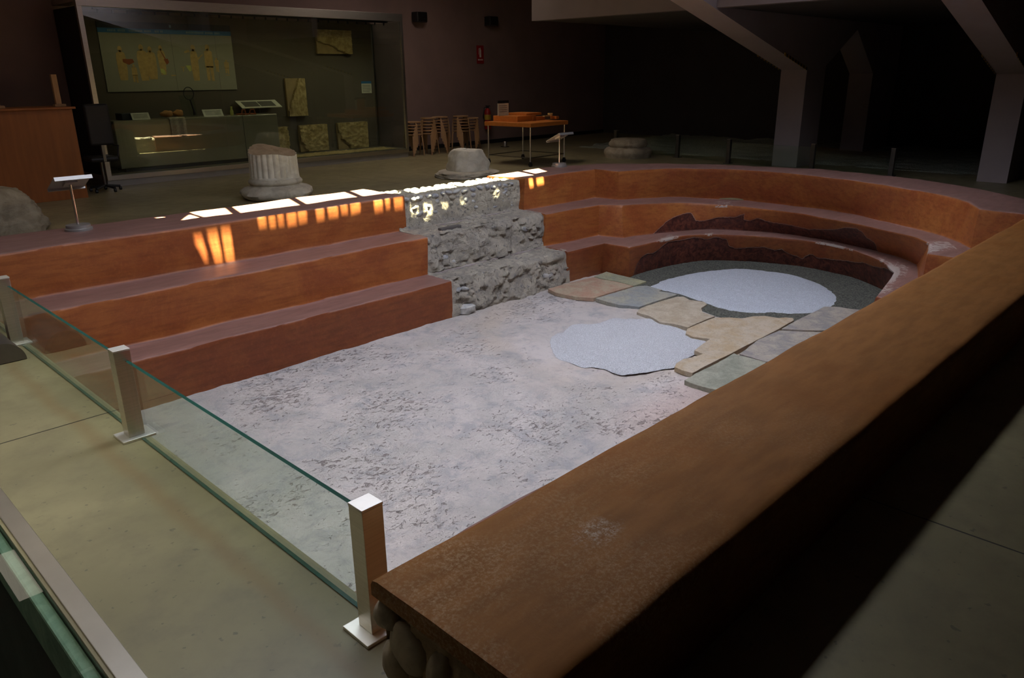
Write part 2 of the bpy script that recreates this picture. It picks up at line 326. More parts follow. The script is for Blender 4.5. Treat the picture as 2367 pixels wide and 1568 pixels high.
M['glass'] = glass('clear_greenish_glass', (0.90, 0.955, 0.915))
M['glass_edge'] = simple('green_glass_edge', (0.02, 0.085, 0.065), 0.12, 0, 0.1, 3, spec=0.8)
M['dark_glass'] = glass('grey_side_glass', (0.55, 0.62, 0.56), 0.35)
M['floor_glass'] = glass('floor_glass', (0.8, 0.88, 0.83))

# ------------------------------------------------------------------ mesh helpers
class MB:
    def __init__(s): s.v = []; s.f = []; s.m = []
    def add(s, vs, fs, mi=0):
        n = len(s.v); s.v += [tuple(v) for v in vs]; s.f += [tuple(i + n for i in f) for f in fs]; s.m += [mi] * len(fs); return s
    def box(s, x0, y0, z0, x1, y1, z1, mi=0, M4=None):
        vs = [(x, y, z) for z in (z0, z1) for y in (y0, y1) for x in (x0, x1)]
        if M4 is not None: vs = [tuple(M4 @ Vector(v)) for v in vs]
        return s.add(vs, [(0, 2, 3, 1), (4, 5, 7, 6), (0, 1, 5, 4), (2, 6, 7, 3), (0, 4, 6, 2), (1, 3, 7, 5)], mi)
    def prism(s, poly, z0, z1, mi=0, M4=None):
        n = len(poly); vs = [(p[0], p[1], z0) for p in poly] + [(p[0], p[1], z1) for p in poly]
        if M4 is not None: vs = [tuple(M4 @ Vector(v)) for v in vs]
        return s.add(vs, [tuple(range(n - 1, -1, -1)), tuple(range(n, 2 * n))] + [(i, (i + 1) % n, n + (i + 1) % n, n + i) for i in range(n)], mi)
    def tube(s, pts, r, n=10, mi=0, cap=True):
        pts = [Vector(p) for p in pts]; rs = r if isinstance(r, (list, tuple)) else [r] * len(pts); rings = []
        for i, p in enumerate(pts):
            d = (pts[min(i + 1, len(pts) - 1)] - pts[max(i - 1, 0)]).normalized()
            a = d.cross(Vector((0, 0, 1)));
            if a.length < 1e-3: a = d.cross(Vector((0, 1, 0)))
            a.normalize(); b = d.cross(a)
            rings.append([p + (a * math.cos(t * 2 * PI / n) + b * math.sin(t * 2 * PI / n)) * rs[i] for t in range(n)])
        vs = [v for rg in rings for v in rg]; fs = []
        for i in range(len(pts) - 1):
            for t in range(n): fs.append((i * n + t, i * n + (t + 1) % n, (i + 1) * n + (t + 1) % n, (i + 1) * n + t))
        if cap: fs += [tuple(range(n - 1, -1, -1)), tuple(range((len(pts) - 1) * n, len(pts) * n))]
        return s.add(vs, fs, mi)
    def lathe(s, prof, n=32, c=(0, 0), mi=0):
        vs = [(c[0] + r * math.cos(2 * PI * t / n), c[1] + r * math.sin(2 * PI * t / n), z) for r, z in prof for t in range(n)]
        fs = [(i * n + t, i * n + (t + 1) % n, (i + 1) * n + (t + 1) % n, (i + 1) * n + t) for i in range(len(prof) - 1) for t in range(n)]
        fs += [tuple(range(n - 1, -1, -1)), tuple(range((len(prof) - 1) * n, len(prof) * n))]
        return s.add(vs, fs, mi)
    def ell(s, c, r, mi=0, rot=None, nu=10, nv=7, jit=0.0):
        vs = [];
        for j in range(nv + 1):
            ph = PI * j / nv
            for i in range(nu):
                th = 2 * PI * i / nu
                q = Vector((math.sin(ph) * math.cos(th), math.sin(ph) * math.sin(th), math.cos(ph)))
                k = 1 + jit * noise.noise(q * 1.6 + Vector(c) * 9)
                q = Vector((q.x * r[0], q.y * r[1], q.z * r[2])) * k
                if rot is not None: q = rot @ q
                vs.append(Vector(c) + q)
        fs = [(j * nu + i, (j + 1) * nu + i, (j + 1) * nu + (i + 1) % nu, j * nu + (i + 1) % nu) for j in range(nv) for i in range(nu)]
        return s.add(vs, fs, mi)
    def grid(s, P, mi=0):
        R, N = len(P), len(P[0]); vs = [p for row in P for p in row]
        fs = [(j * N + i, j * N + i + 1, (j + 1) * N + i + 1, (j + 1) * N + i) for j in range(R - 1) for i in range(N - 1)]
        return s.add(vs, fs, mi)
    def build(s, name, mats, parent=None, smooth_=None, bevel=0, seg=2):
        me = bpy.data.meshes.new(name); me.from_pydata(s.v, [], s.f); me.update()
        for m in (mats if isinstance(mats, (list, tuple)) else [mats]): me.materials.append(m)
        for p, i in zip(me.polygons, s.m): p.material_index = i
        bm = bmesh.new(); bm.from_mesh(me); bmesh.ops.remove_doubles(bm, verts=bm.verts, dist=1e-5)
        bmesh.ops.recalc_face_normals(bm, faces=bm.faces); bm.to_mesh(me); bm.free()
        if smooth_ is not None:
            me.polygons.foreach_set('use_smooth', [True] * len(me.polygons))
            me.set_sharp_from_angle(angle=math.radians(smooth_))
        o = bpy.data.objects.new(name, me); C.objects.link(o)
        if parent is not None: o.parent = parent
        if bevel:
            b = o.modifiers.new('bevel', 'BEVEL'); b.width = bevel; b.segments = seg; b.limit_method = 'ANGLE'; b.angle_limit = math.radians(40)
        return o
def tag(o, label, cat, group=None, kind=None):
    o['label'] = label; o['category'] = cat
    if group: o['group'] = group
    if kind: o['kind'] = kind
    return o
def struct(o): o['kind'] = 'structure'; return o
def empty(name, loc=(0, 0, 0), rz=0.0):
    o = bpy.data.objects.new(name, None); C.objects.link(o); o.location = loc; o.rotation_euler = (0, 0, rz); o.empty_display_size = 0.1; return o
def dup(root, loc, rz=0.0, label=None, group=None):
    r = root.copy(); C.objects.link(r); r.location = loc; r.rotation_euler = (0, 0, rz)
    if label: r['label'] = label
    if group: r['group'] = group
    for ch in list(root.children):
        c = ch.copy(); C.objects.link(c); c.parent = r
        for g in list(ch.children):
            d = g.copy(); C.objects.link(d); d.parent = c
    return r
def nz(p, s=1.0, o=0.0): return noise.noise(Vector((p[0] * s + o, p[1] * s + o * 1.7, p[2] * s - o)))
def fbm(p, s=1.0, o=0.0, oct=4): return noise.fractal(Vector((p[0] * s + o, p[1] * s + o * 1.7, p[2] * s - o)), 0.9, 2.1, oct)

# ------------------------------------------------------------------ levels of the pool (measured)
ZP, Z1, Z2, Z3 = -0.902, -0.488, -0.069, 0.33

# ================================================================== SETTING
def holed(name, outer, holes, z, thick, mat):
    bm = bmesh.new(); es = []
    for poly in [outer] + holes:
        vs = [bm.verts.new((p[0], p[1], z)) for p in poly]
        es += [bm.edges.new((vs[i], vs[(i + 1) % len(vs)])) for i in range(len(vs))]
    bmesh.ops.triangle_fill(bm, use_beauty=True, use_dissolve=False, edges=es)
    bmesh.ops.recalc_face_normals(bm, faces=bm.faces)
    g = bmesh.ops.extrude_face_region(bm, geom=list(bm.faces))
    for v in [e for e in g['geom'] if isinstance(e, bmesh.types.BMVert)]: v.co.z -= thick
    bmesh.ops.recalc_face_normals(bm, faces=bm.faces)
    me = bpy.data.meshes.new(name); bm.to_mesh(me); bm.free(); me.materials.append(mat)
    o = bpy.data.objects.new(name, me); C.objects.link(o); return struct(o)

pool_hole = [(1.125, 1.1), (8.4, 1.1), (9.35, 2.0), (10.1, 3.4), (10.3, 4.7), (9.7, 6.1), (8.75, 7.15), (1.125, 7.15)]
pit_hole = [(-1.2, 0.6), (0.425, 0.6), (0.425, 6.2), (-1.2, 6.2)]
holed('floor', [(-5, -5), (18, -5), (18, 14), (-5, 14)], [pool_hole, pit_hole], 0.0, 0.12, M['floor'])

# pool floor: rough mortar heightfield
P = []
NX, NY = 260, 150
for j in range(NY + 1):
    row = []
    for i in range(NX + 1):
        x = 0.9 + 9.3 * i / NX; y = 1.3 + 5.6 * j / NY
        z = ZP + 0.016 * fbm((x, y, 0), 1.6, 3) + 0.006 * fbm((x, y, 0), 9, 5)
        row.append((x, y, z))
    P.append(row)
struct(MB().grid(P).build('floor_pool', M['pool'], smooth_=180))
# retaining face under the visitor floor at the barrier
struct(MB().box(1.0, 1.3, ZP - 0.05, 1.125, 7.0, -0.12).build('wall_pool_end', M['floor']))

struct(MB().box(-5, 13.9, -0.1, 18.2, 14.1, CEIL + .1).build('wall_left', M['wall']))
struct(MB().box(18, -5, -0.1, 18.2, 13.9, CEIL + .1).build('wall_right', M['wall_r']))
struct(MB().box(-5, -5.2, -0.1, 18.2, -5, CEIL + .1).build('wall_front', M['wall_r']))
struct(MB().box(-5.2, -5, -0.1, -5, 14.1, CEIL + .1).build('wall_back', M['wall']))
struct(MB().box(9.0, 13.87, 0, 18, 13.9, 0.09).build('baseboard_left', M['black']))

# roof with unseen slots shaped to throw the sun patches
def slot(poly, zt):
    k = (CEIL - zt) * SHIFT
    return [(x, y - k) for x, y in poly]
slots = []
bars = [(2.94, 7.22, 2.98, 7.22, 3.13, 7.5, 3.13, 7.3)]
def sunpoly(xa, xb, yi, yo):      # patch on the wall top between two slanted bars (skew a third)
    sk = 0.30
    return [(xa, yi), (xb, yi), (xb + sk * (yo - yi), yo), (xa + sk * (yo - yi), yo)]
slots.append(slot([(2.94, 7.22), (3.12, 7.25), (3.14, 7.5)], Z3))
slots.append(slot([(3.17, 7.23), (3.43, 7.2), (3.56, 7.62), (3.2, 7.62)], Z3))
for xa, xb in ((3.52, 4.17), (4.26, 4.89), (4.98, 5.5)): slots.append(slot(sunpoly(xa, xb, 7.18, 7.64), Z3))
for xa, xb in ((5.56, 6.22), (6.27, 6.95), (7.0, 7.6)): slots.append(slot(sunpoly(xa, xb, 7.0, 7.50), Z3))
slots.append(slot([(7.72, 7.08), (8.02, 7.14), (8.2, 7.48), (7.86, 7.48)], Z3))
slots.append([(2.83, 7.50 - 3.67 * SHIFT), (2.9, 7.50 - 3.67 * SHIFT), (2.9, 7.56 - 3.67 * SHIFT), (2.83, 7.56 - 3.67 * SHIFT)])
# small unseen slots added to imitate reflected sun on the top riser: riser point (x, z) -> roof y
def rs(x0, x1, zb, zt, sk=0.0, yr=6.858):
    a = yr - (CEIL - zb) * SHIFT; b = yr - (CEIL - zt) * SHIFT
    m_, h_ = (a + b) / 2, (b - a) * (0.42 if zt - zb > .2 else 0.36); a, b = m_ - h_, m_ + h_
    return [(x0 + sk, a), (x1 + sk * 0.4, a), (x1, b), (x0, b)]
for q in ((2.86, 2.95, -0.05, 0.22, 0.08), (3.0, 3.10, -0.065, 0.24, 0.04), (3.14, 3.23, -0.065, 0.245, 0.01),
          (3.52, 3.60, 0.20, 0.31), (3.635, 3.70, 0.19, 0.30), (3.73, 3.79, 0.2, 0.30), (3.83, 3.93, 0.18, 0.31), (3.955, 4.05, 0.19, 0.31),
          (4.16, 4.25, 0.17, 0.31), (4.3, 4.42, 0.18, 0.31), (4.46, 4.54, 0.2, 0.31), (4.58, 4.7, 0.19, 0.31),
          (4.88, 4.99, 0.14, 0.31), (5.03, 5.09, 0.16, 0.31), (5.15, 5.27, 0.15, 0.29),
          (5.4, 5.5, 0.12, 0.3), (5.58, 5.7, 0.05, 0.24), (5.85, 5.95, 0.14, 0.22), (6.15, 6.24, 0.15, 0.22), (6.7, 6.8, 0.16, 0.25),
          (7.33, 7.40, 0.05, 0.26), (7.47, 7.6, 0.05, 0.24)): slots.append(rs(*q))
holed('ceiling', [(-5.2, -5.2), (18.2, -5.2), (18.2, 14.1), (-5.2, 14.1)], slots, CEIL + 0.04, 0.03, M['ceiling'])
# low soffit over the far end with its fascia
struct(MB().box(-5, 2.93, 3.05, 9.0, 3.03, CEIL).build('trim_beam', M['ceiling']))  # unseen beam added to keep skylight off the right-hand floor
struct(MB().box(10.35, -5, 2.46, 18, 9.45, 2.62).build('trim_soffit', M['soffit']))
struct(MB().box(10.2, -5, 2.45, 10.35, 9.45, CEIL).build('trim_fascia', M['ceiling']))

# portal frames: column, sloping strut, rear leg with a pointed opening between
def portal(y0, y1, zk, slope, lab, xc=9.25):
    t = empty('portal_frame', (13.3, (y0 + y1) / 2, 0))
    xtop = 13.3 - (CEIL - 0.01 - zk) / slope
    poly = [(13.3, 0), (13.3, zk), (xtop, CEIL - 0.01), (17.6, CEIL - 0.01), (17.6, 0), (16.3, 0), (16.3, 1.55), (15.25, 2.32), (14.05, 1.69), (14.05, 0)]
    # polygon is concave: split in quads so the faces stay clean
    mb = MB()
    def piece(pp):
        n = len(pp); vs = [(x - 13.3, y0 - (y0 + y1) / 2, z) for x, z in pp] + [(x - 13.3, y1 - (y0 + y1) / 2, z) for x, z in pp]
        mb.add(vs, [tuple(range(n)), tuple(range(2 * n - 1, n - 1, -1))] + [(i, n + i, n + (i + 1) % n, (i + 1) % n) for i in range(n)])
    T = CEIL - 0.01
    piece([(13.3, 0), (14.05, 0), (14.05, 1.69), (13.3, zk)])
    piece([(13.3, zk), (14.05, 1.69), (15.25, 2.32), (15.25, T), (xc, T), (xc, zk + (13.3 - xc) * slope)] if xc > xtop else [(13.3, zk), (14.05, 1.69), (15.25, 2.32), (15.25, T), (xtop, T)])
    piece([(15.25, 2.32), (16.3, 1.55), (17.6, 1.55), (17.6, T), (15.25, T)])
    piece([(16.3, 0), (17.6, 0), (17.6, 1.55), (16.3, 1.55)])
    mb.build('frame_body', M['frame_paint'], t)
    # black and yellow hazard strips along both lower edges of the strut
    for side, yy in ((0, y0 - 0.012), (1, y1)):
        hz = MB(); n = 16
        for k in range(n):
            x = 13.3 - 0.02 - k * 0.055; z = zk + (13.3 - x) * slope
            x2 = x - 0.055; z2 = zk + (13.3 - x2) * slope
            vs = [(x - 13.3, yy - (y0 + y1) / 2, z - 0.015), (x2 - 13.3, yy - (y0 + y1) / 2, z2 - 0.015), (x2 - 13.3, yy - (y0 + y1) / 2, z2 + 0.03), (x - 13.3, yy - (y0 + y1) / 2, z + 0.03)]
            vs += [(a, b + 0.012, c) for a, b, c in vs]
            hz.add(vs, [(0, 1, 2, 3), (7, 6, 5, 4), (0, 4, 5, 1), (1, 5, 6, 2), (2, 6, 7, 3), (3, 7, 4, 0)], k % 2)
        hz.build('hazard_strip', [M['black'], M['hazard_y']], t)
    return tag(t, lab, 'column')
portal(5.96, 6.42, 1.63, 0.258, 'grey portal frame column nearer the stacked stools, its sloping strut edged with hazard strips')
portal(2.72, 3.12, 1.54, 0.275, 'grey portal frame column at the far right end of the pool, strut leaning left', 4.5)

# ================================================================== POOL BENCHES (swept stepped profiles)
def resample(pts, n):
    pts = [Vector(p) for p in pts]; L = [0]
    for a, b in zip(pts, pts[1:]): L.append(L[-1] + (b - a).length)
    out = []
    for i in range(n + 1):
        t = L[-1] * i / n; k = 0
        while k < len(L) - 2 and L[k + 1] < t: k += 1
        u = (t - L[k]) / max(L[k + 1] - L[k], 1e-9); out.append(pts[k].lerp(pts[k + 1], u))
    return out
def catmull(pts, sub=8):
    pts = [Vector(p) for p in pts]; out = []
    for i in range(len(pts) - 1):
        a, b, c, d = pts[max(i - 1, 0)], pts[i], pts[i + 1], pts[min(i + 2, len(pts) - 1)]
        for k in range(sub):
            t = k / sub
            out.append(0.5 * ((2 * b) + (c - a) * t + (2 * a - 5 * b + 4 * c - d) * t * t + (-a + 3 * b - 3 * c + d) * t ** 3))
    out.append(pts[-1]); return out

def sweep(rows, r=0.022, vsub=6, amp=0.004, seed=0):
    """rows: list of equal length polylines from the pool foot up to the outer foot; rounds the row edges and adds small unevenness."""
    R = len(rows); N = len(rows[0]); out = []; meta = []
    for j in range(R):
        if 0 < j < R - 1:
            a, b, c = [], [], []
            for i in range(N):
                p, q0, q1 = rows[j][i], rows[j - 1][i], rows[j + 1][i]
                u = (q0 - p); v = (q1 - p); u = u.normalized() * min(r, u.length * .4); v = v.normalized() * min(r, v.length * .4)
                a.append(p + u); c.append(p + v); b.append(p + (u + v) * 0.27)
            out += [a, b, c]; meta += [j - .01, j, j + .01]
        else: out.append(list(rows[j])); meta.append(float(j))
    full, fm = [out[0]], [meta[0]]
    for (A, ma), (B, mb_) in zip(zip(out, meta), zip(out[1:], meta[1:])):
        d = max((A[i] - B[i]).length for i in range(0, N, 7))
        n = max(1, int(d / 0.05)) if d > 0.06 else 1
        n = min(n, 24)
        for k in range(1, n + 1):
            full.append([A[i].lerp(B[i], k / n) for i in range(N)]); fm.append(ma + (mb_ - ma) * k / n)
    for row in full:
        for i in range(N):
            p = row[i]
            row[i] = p + Vector((nz(p, 2.3, 11 + seed), nz(p, 2.3, 23 + seed), nz(p, 2.3, 37 + seed))) * amp * 2.2 + Vector((nz(p, 9, 5), nz(p, 9, 9), nz(p, 9, 13))) * amp * .5
    return full, fm

def straight(prof, x0, x1, n):
    return [[Vector((x0 + (x1 - x0) * i / n, y, z)) for i in range(n + 1)] for y, z in prof]
def endcap(mb, full, col, mi=0):
    pts = [row[col] for row in full]
    bmv = [tuple(p) for p in pts]; n = len(mb.v)
    mb.v += bmv; mb.f.append(tuple(range(n, n + len(bmv)))); mb.m.append(mi)

# left bench (three tiers of orange plaster)
Y1, Y2, Y3 = 6.005, 6.395, 6.858
prof_l = [(Y1 + .0, ZP - .05), (Y1, Z1), (Y2, Z1), (Y2 + .0, Z2), (Y3, Z2), (Y3, Z3), (7.66, Z3), (7.68, -0.02)]
rows = straight(prof_l, 1.13, 5.23, 86)
for i in range(87):                               # top tier ends a little further right, as built
    t = max(0, (rows[0][i].x - 4.6) / 0.63)
    for j in (0, 1, 2): rows[j][i].x -= 0.02 * t
    for j in (4, 5, 6, 7): rows[j][i].x += 0.07 * t
full, fm = sweep(rows)
mb = MB().grid(full); endcap(mb, full, -1); endcap(mb, full, 0)
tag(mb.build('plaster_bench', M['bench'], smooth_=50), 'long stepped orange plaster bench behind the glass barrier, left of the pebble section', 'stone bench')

# near wall: low pool wall in the foreground, with stepped inner side
prof_n = [(2.32, ZP - .05), (2.32, Z1), (1.93, Z1), (1.93, Z2), (1.475, Z2), (1.475, Z3), (0.868, Z3), (0.865, -0.02)]
t = empty('plaster_wall', (1.0, 1.17, 0))
def local(o, t): o.location = -t.location; o.parent = t; return o
full, fm = sweep(straight([(1.475, 0.275), (1.475, Z3), (0.868, Z3), (0.865, 0.275)], 0.955, 12.2, 300), r=0.03, amp=0.003, seed=3)
mb = MB().grid(full); endcap(mb, full, 0); endcap(mb, full, -1)
local(mb.build('plaster_top', M['near'], smooth_=50), t)
full, fm = sweep(straight([(1.475, Z3 - .05), (1.475, -0.02)], 1.0, 12.2, 300), r=0.03, amp=0.003, seed=3)
mb = MB().grid(full); full, fm = sweep(straight([(0.868, Z3 - .05), (0.865, -0.02)], 1.0, 12.2, 300), r=0.03, amp=0.003, seed=3)
mb.grid(full); local(mb.build('wall_faces', M['near'], smooth_=50), t)
full, fm = sweep(straight(prof_n[:5] + [(1.475, 0.0)], 1.13, 7.5, 110), amp=0.004, seed=3)
mb = MB().grid(full); endcap(mb, full, 0)
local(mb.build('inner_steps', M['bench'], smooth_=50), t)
# rough rubble end face
mb = MB(); P = []
for j in range(40):
    z = 0.285 * (1 - j / 39.0) - 0.0
    P.append([(0.985 + 0.022 * fbm((k * 0.02, z, 4), 7, 2) + 0.01 * nz((k * .02, z, 1), 30), 0.875 + 0.59 * k / 60, z) for k in range(61)])
mb.grid(P)
P = [[(0.985 + 0.15 * i / 10, 1.465 + 0.01 * nz((i, j, 3), 3), 0.285 * (1 - j / 20)) for i in range(11)] for j in range(21)]
mb.grid(P)
P = [[(0.985 + 0.15 * i / 10, 0.875 + 0.01 * nz((i, j, 3), 3), 0.285 * (1 - j / 20)) for i in range(11)] for j in range(21)]
mb.grid(P)
local(mb.build('rubble_end', M['rubble_brown'], smooth_=60), t)
for (y, z, ry, rz_) in [(1.445, 0.215, .045, .052), (1.36, 0.15, .075, .085), (1.42, 0.07, .05, .065), (1.235, 0.115, .042, .1), (1.12, 0.12, .05, .085),
                        (1.01, .13, .045, .09), (0.93, .12, .04, .1), (1.29, .03, .05, .05), (1.17, .02, .06, .04), (1.06, .03, .05, .05)]:
    local(MB().ell((0.985, y, z), (.035, ry, rz_), nu=20, nv=14, jit=.2).build('cobble', M['cobble_brown'], smooth_=180), t)
tag(t, 'low brown scuffed plaster wall crossing the foreground to the right, rubble showing at its near end', 'wall')

# apse: curved bench with three tiers, from the pebble section round to the near wall
def px(pts, z): return [Vector(onz(x, y, z)) for x, y in pts]
zt2 = lambda k: Z2 - 0.07 * math.sin(PI * min(max(k, 0), 1))
base_px = [(1454, 640.6), (1488, 629), (1522, 620), (1567, 610), (1612, 603), (1651, 601), (1700, 602), (1743, 604), (1800, 609), (1852, 615), (1915, 627), (1976, 642), (2041, 669)]
t1_px = [(1456, 571.7), (1494, 563), (1532, 555), (1572, 547), (1613, 543), (1651, 542), (1689, 542.6), (1735, 545), (1780, 548), (1825, 552), (1870, 557), (1961, 575), (2034, 602), (2058, 622)]
b2_px = [(1440, 551), (1490, 544), (1543, 538), (1613, 531.7), (1689, 533), (1780, 538), (1870.5, 549), (1961, 566), (2070, 592), (2120, 612)]
t2_px = [(1438, 475.6), (1500, 471), (1560, 469), (1612, 470), (1700, 476), (1780, 484.5), (1850, 494), (1908.6, 504.6), (1975, 516), (2037, 530), (2085, 541), (2123, 552), (2150, 563)]
b3_px = [(1430, 463), (1500, 458), (1565, 456), (1650, 460), (1737, 466), (1820, 475), (1908, 486), (1975, 497), (2037, 511), (2105, 527), (2166, 543), (2215, 560)]
t3_px = [(1431, 396), (1500, 391), (1560, 389), (1608, 389.5), (1700, 392), (1780, 397), (1850, 403), (1908, 410), (1975, 418), (2037, 427), (2105, 438), (2166, 449), (2205, 457), (2240, 468)]
out_px = [(1385, 378), (1500, 378), (1600, 379), (1700, 382), (1790, 386), (1890, 391), (1980, 399), (2070, 408), (2160, 420), (2256, 435), (2320, 449)]
def vz(pts, f):
    n = len(pts) - 1; return [Vector(onz(x, y, f(i / n))) for i, (x, y) in enumerate(pts)]
NA, NB, NC, ND, NE = 24, 8, 220, 10, 24
def assemble(start, c1, arc, pier, end):
    arc = catmull(arc, 8)
    c1 = Vector(c1); a = resample([Vector(start), c1], NA)[:-1]; b = resample([c1, arc[0]], NB)[:-1]
    c = resample(arc, NC)[:-1]; d = resample([arc[-1], Vector(pier)], ND)[:-1]; e = resample([Vector(pier), Vector(end)], NE)
    return a + b + c + d + e
XS = 7.13
g = ZP - 0.03
base = assemble((XS + .02, 6.03, g), (7.86, 6.02, g), [Vector((v.x, v.y, g)) for v in px(base_px, ZP + .03)] + [Vector((8.95, 2.72, g))], (7.62, 2.55, g), (7.56, 1.3, g))
row1 = assemble((XS, 6.0, Z1), (7.83, 5.97, Z1), vz(t1_px, lambda k: Z1) + [Vector((8.72, 2.67, Z1))], (7.62, 2.46, Z1), (7.56, 1.3, Z1))
rb2 = assemble((XS, 6.4, Z1), (8.16, 6.33, Z1), vz(b2_px, lambda k: Z1), (8.05, 2.2, Z1), (7.97, 1.3, Z1))
row2 = assemble((XS + .03, 6.39, Z2), (8.18, 6.34, Z2), vz(t2_px, zt2), (7.97, 2.17, Z2), (7.93, 1.3, Z2))
rb3 = assemble((XS + .03, 6.78, Z2), (8.6, 6.75, Z2), vz(b3_px, zt2), (8.44, 1.92, Z2), (8.42, 1.3, Z2))
row3 = assemble((7.27, 6.86, Z3), (8.62, 6.78, Z3), vz(t3_px, lambda k: Z3), (8.41, 1.905, Z3), (8.39, 1.3, Z3))
outr = assemble((7.12, 7.42, Z3), (8.4, 7.48, Z3), px(out_px, Z3), (9.25, 1.5, Z3), (9.1, 1.1, Z3))
outb = [Vector((p.x + .0, p.y, -0.02)) for p in outr]
rows = [base, row1, rb2, row2, rb3, row3, outr, outb]
# worn plaster lines (fraction of riser height by picture column)
Z = lambda q: (1380 + q[0] / 2.752, q[1])
w2 = [Z(q) for q in ((360, 0), (372, 0.02), (400, .16), (430, .27), (465, .42), (500, .5), (540, .57), (570, .63), (620, .66), (645, .5), (665, .36), (720, .34), (760, .4), (800, .5), (850, .53), (930, .57), (965, .72), (985, .48), (1030, .46), (1060, .6), (1120, .5), (1180, .46), (1260, .45), (1350, .41), (1420, .38), (1500, .5), (1560, .56), (1610, .74), (1670, .8), (1720, .7), (1770, .5), (1830, .39), (1860, .25), (1885, .06), (1905, 0))]
w1 = [Z(q) for q in ((236, 0), (260, .35), (290, .58), (330, .66), (370, .62), (410, .75), (450, .9), (560, .86), (620, .93), (700, .83), (760, .9), (835, .82), (855, .58), (900, .52), (960, .55), (1020, .6), (1080, .62), (1150, .55), (1190, .6), (1230, .5), (1280, .42), (1330, .34), (1365, .52), (1385, .56), (1420, .46), (1480, .5), (1540, .52), (1600, .58), (1650, .6), (1700, .72), (1750, .7), (1800, .75), (1850, .9), (1890, .98), (1915, .9), (1930, 0))]
def lerp_tab(tab, x):
    if x <= tab[0][0] or x >= tab[-1][0]: return 0.0
    for (a, fa), (b, fb) in zip(tab, tab[1:]):
        if a <= x <= b: return fa + (fb - fa) * (x - a) / (b - a)
    return 0.0
full, fm = sweep(rows, r=0.022, amp=0.004, seed=5)
# more rows on the two worn risers
F2, M2 = [full[0]], [fm[0]]
for A, ma, B, mb_ in zip(full, fm, full[1:], fm[1:]):
    k = 4 if (mb_ <= 1 or (ma >= 2 and mb_ <= 3)) and (A[60] - B[60]).length > .03 else 1
    for q in range(1, k + 1):
        F2.append([A[i].lerp(B[i], q / k) for i in range(len(A))]); M2.append(ma + (mb_ - ma) * q / k)
worn, chip_glint = [], []
for row, mm in zip(F2, M2):
    for i in range(len(row)):
        v = -1.0; c = 0.0
        inarc = NA + NB <= i < NA + NB + NC + ND
        if inarc and mm <= 1.0:
            x = proj(rows[1][i])[0]; f = lerp_tab(w1, x); h = Z1 - ZP
            v = (f * h if f > 0 else -.3) - (row[i].z - ZP)
        elif inarc and 2.0 <= mm <= 3.0:
            x = proj(rows[3][i])[0]; f = lerp_tab(w2, x); zt = rows[3][i].z; zb = rows[2][i].z
            v = (f * (zt - zb) if f > 0 else -.3) - (row[i].z - zb)
        if inarc and 0.97 <= mm <= 1.6:
            x = proj(rows[1][i])[0]
            for xc, ww, am in ((1545, 28, .55), (1640, 16, .5), (1925, 55, .55), (2060, 18, .6), (2035, 15, .4)):
                c = max(c, am * math.exp(-((x - xc) / ww) ** 2) * (1.0 if mm < 1.25 else .6))
        if inarc and 2.9 <= mm <= 3.7:
            x = proj(rows[3][i])[0]
            for xc, ww, am in ((1665, 40, .35), (2150, 14, .42)): c = max(c, am * math.exp(-((x - xc) / ww) ** 2))  # spot at the far tier end is a sun glint painted pale
        if v > 0:
            k = min(1, v / .012); d = (rows[4][i] - rows[1][i]); d.z = 0; d.normalize(); row[i] = row[i] + d * 0.012 * k
        worn.append(v); chip_glint.append(c)
mb = MB().grid(F2)
pts = [row[0] for row in F2]; ncap = len(mb.v); mb.v += [tuple(p) for p in pts]; mb.f.append(tuple(range(ncap, ncap + len(pts)))); mb.m.append(0)
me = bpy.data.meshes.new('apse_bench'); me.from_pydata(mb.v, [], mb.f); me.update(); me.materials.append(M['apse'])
for nm, vals in (('worn', worn), ('chip', chip_glint)):
    a = me.attributes.new(nm, 'FLOAT', 'POINT'); a.data.foreach_set('value', vals + [-1.0 if nm == 'worn' else 0.0] * len(pts))
bm = bmesh.new(); bm.from_mesh(me); bmesh.ops.recalc_face_normals(bm, faces=bm.faces); bm.to_mesh(me); bm.free()
me.polygons.foreach_set('use_smooth', [True] * len(me.polygons)); me.set_sharp_from_angle(angle=math.radians(50))
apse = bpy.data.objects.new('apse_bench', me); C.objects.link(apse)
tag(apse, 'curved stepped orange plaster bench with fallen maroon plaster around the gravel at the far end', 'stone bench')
# old stone exposed at the foot of the block corner
pts = [onz(1402, 598, -0.72), onz(1400, 627, ZP + .04), onz(1440, 638, ZP + .04)]
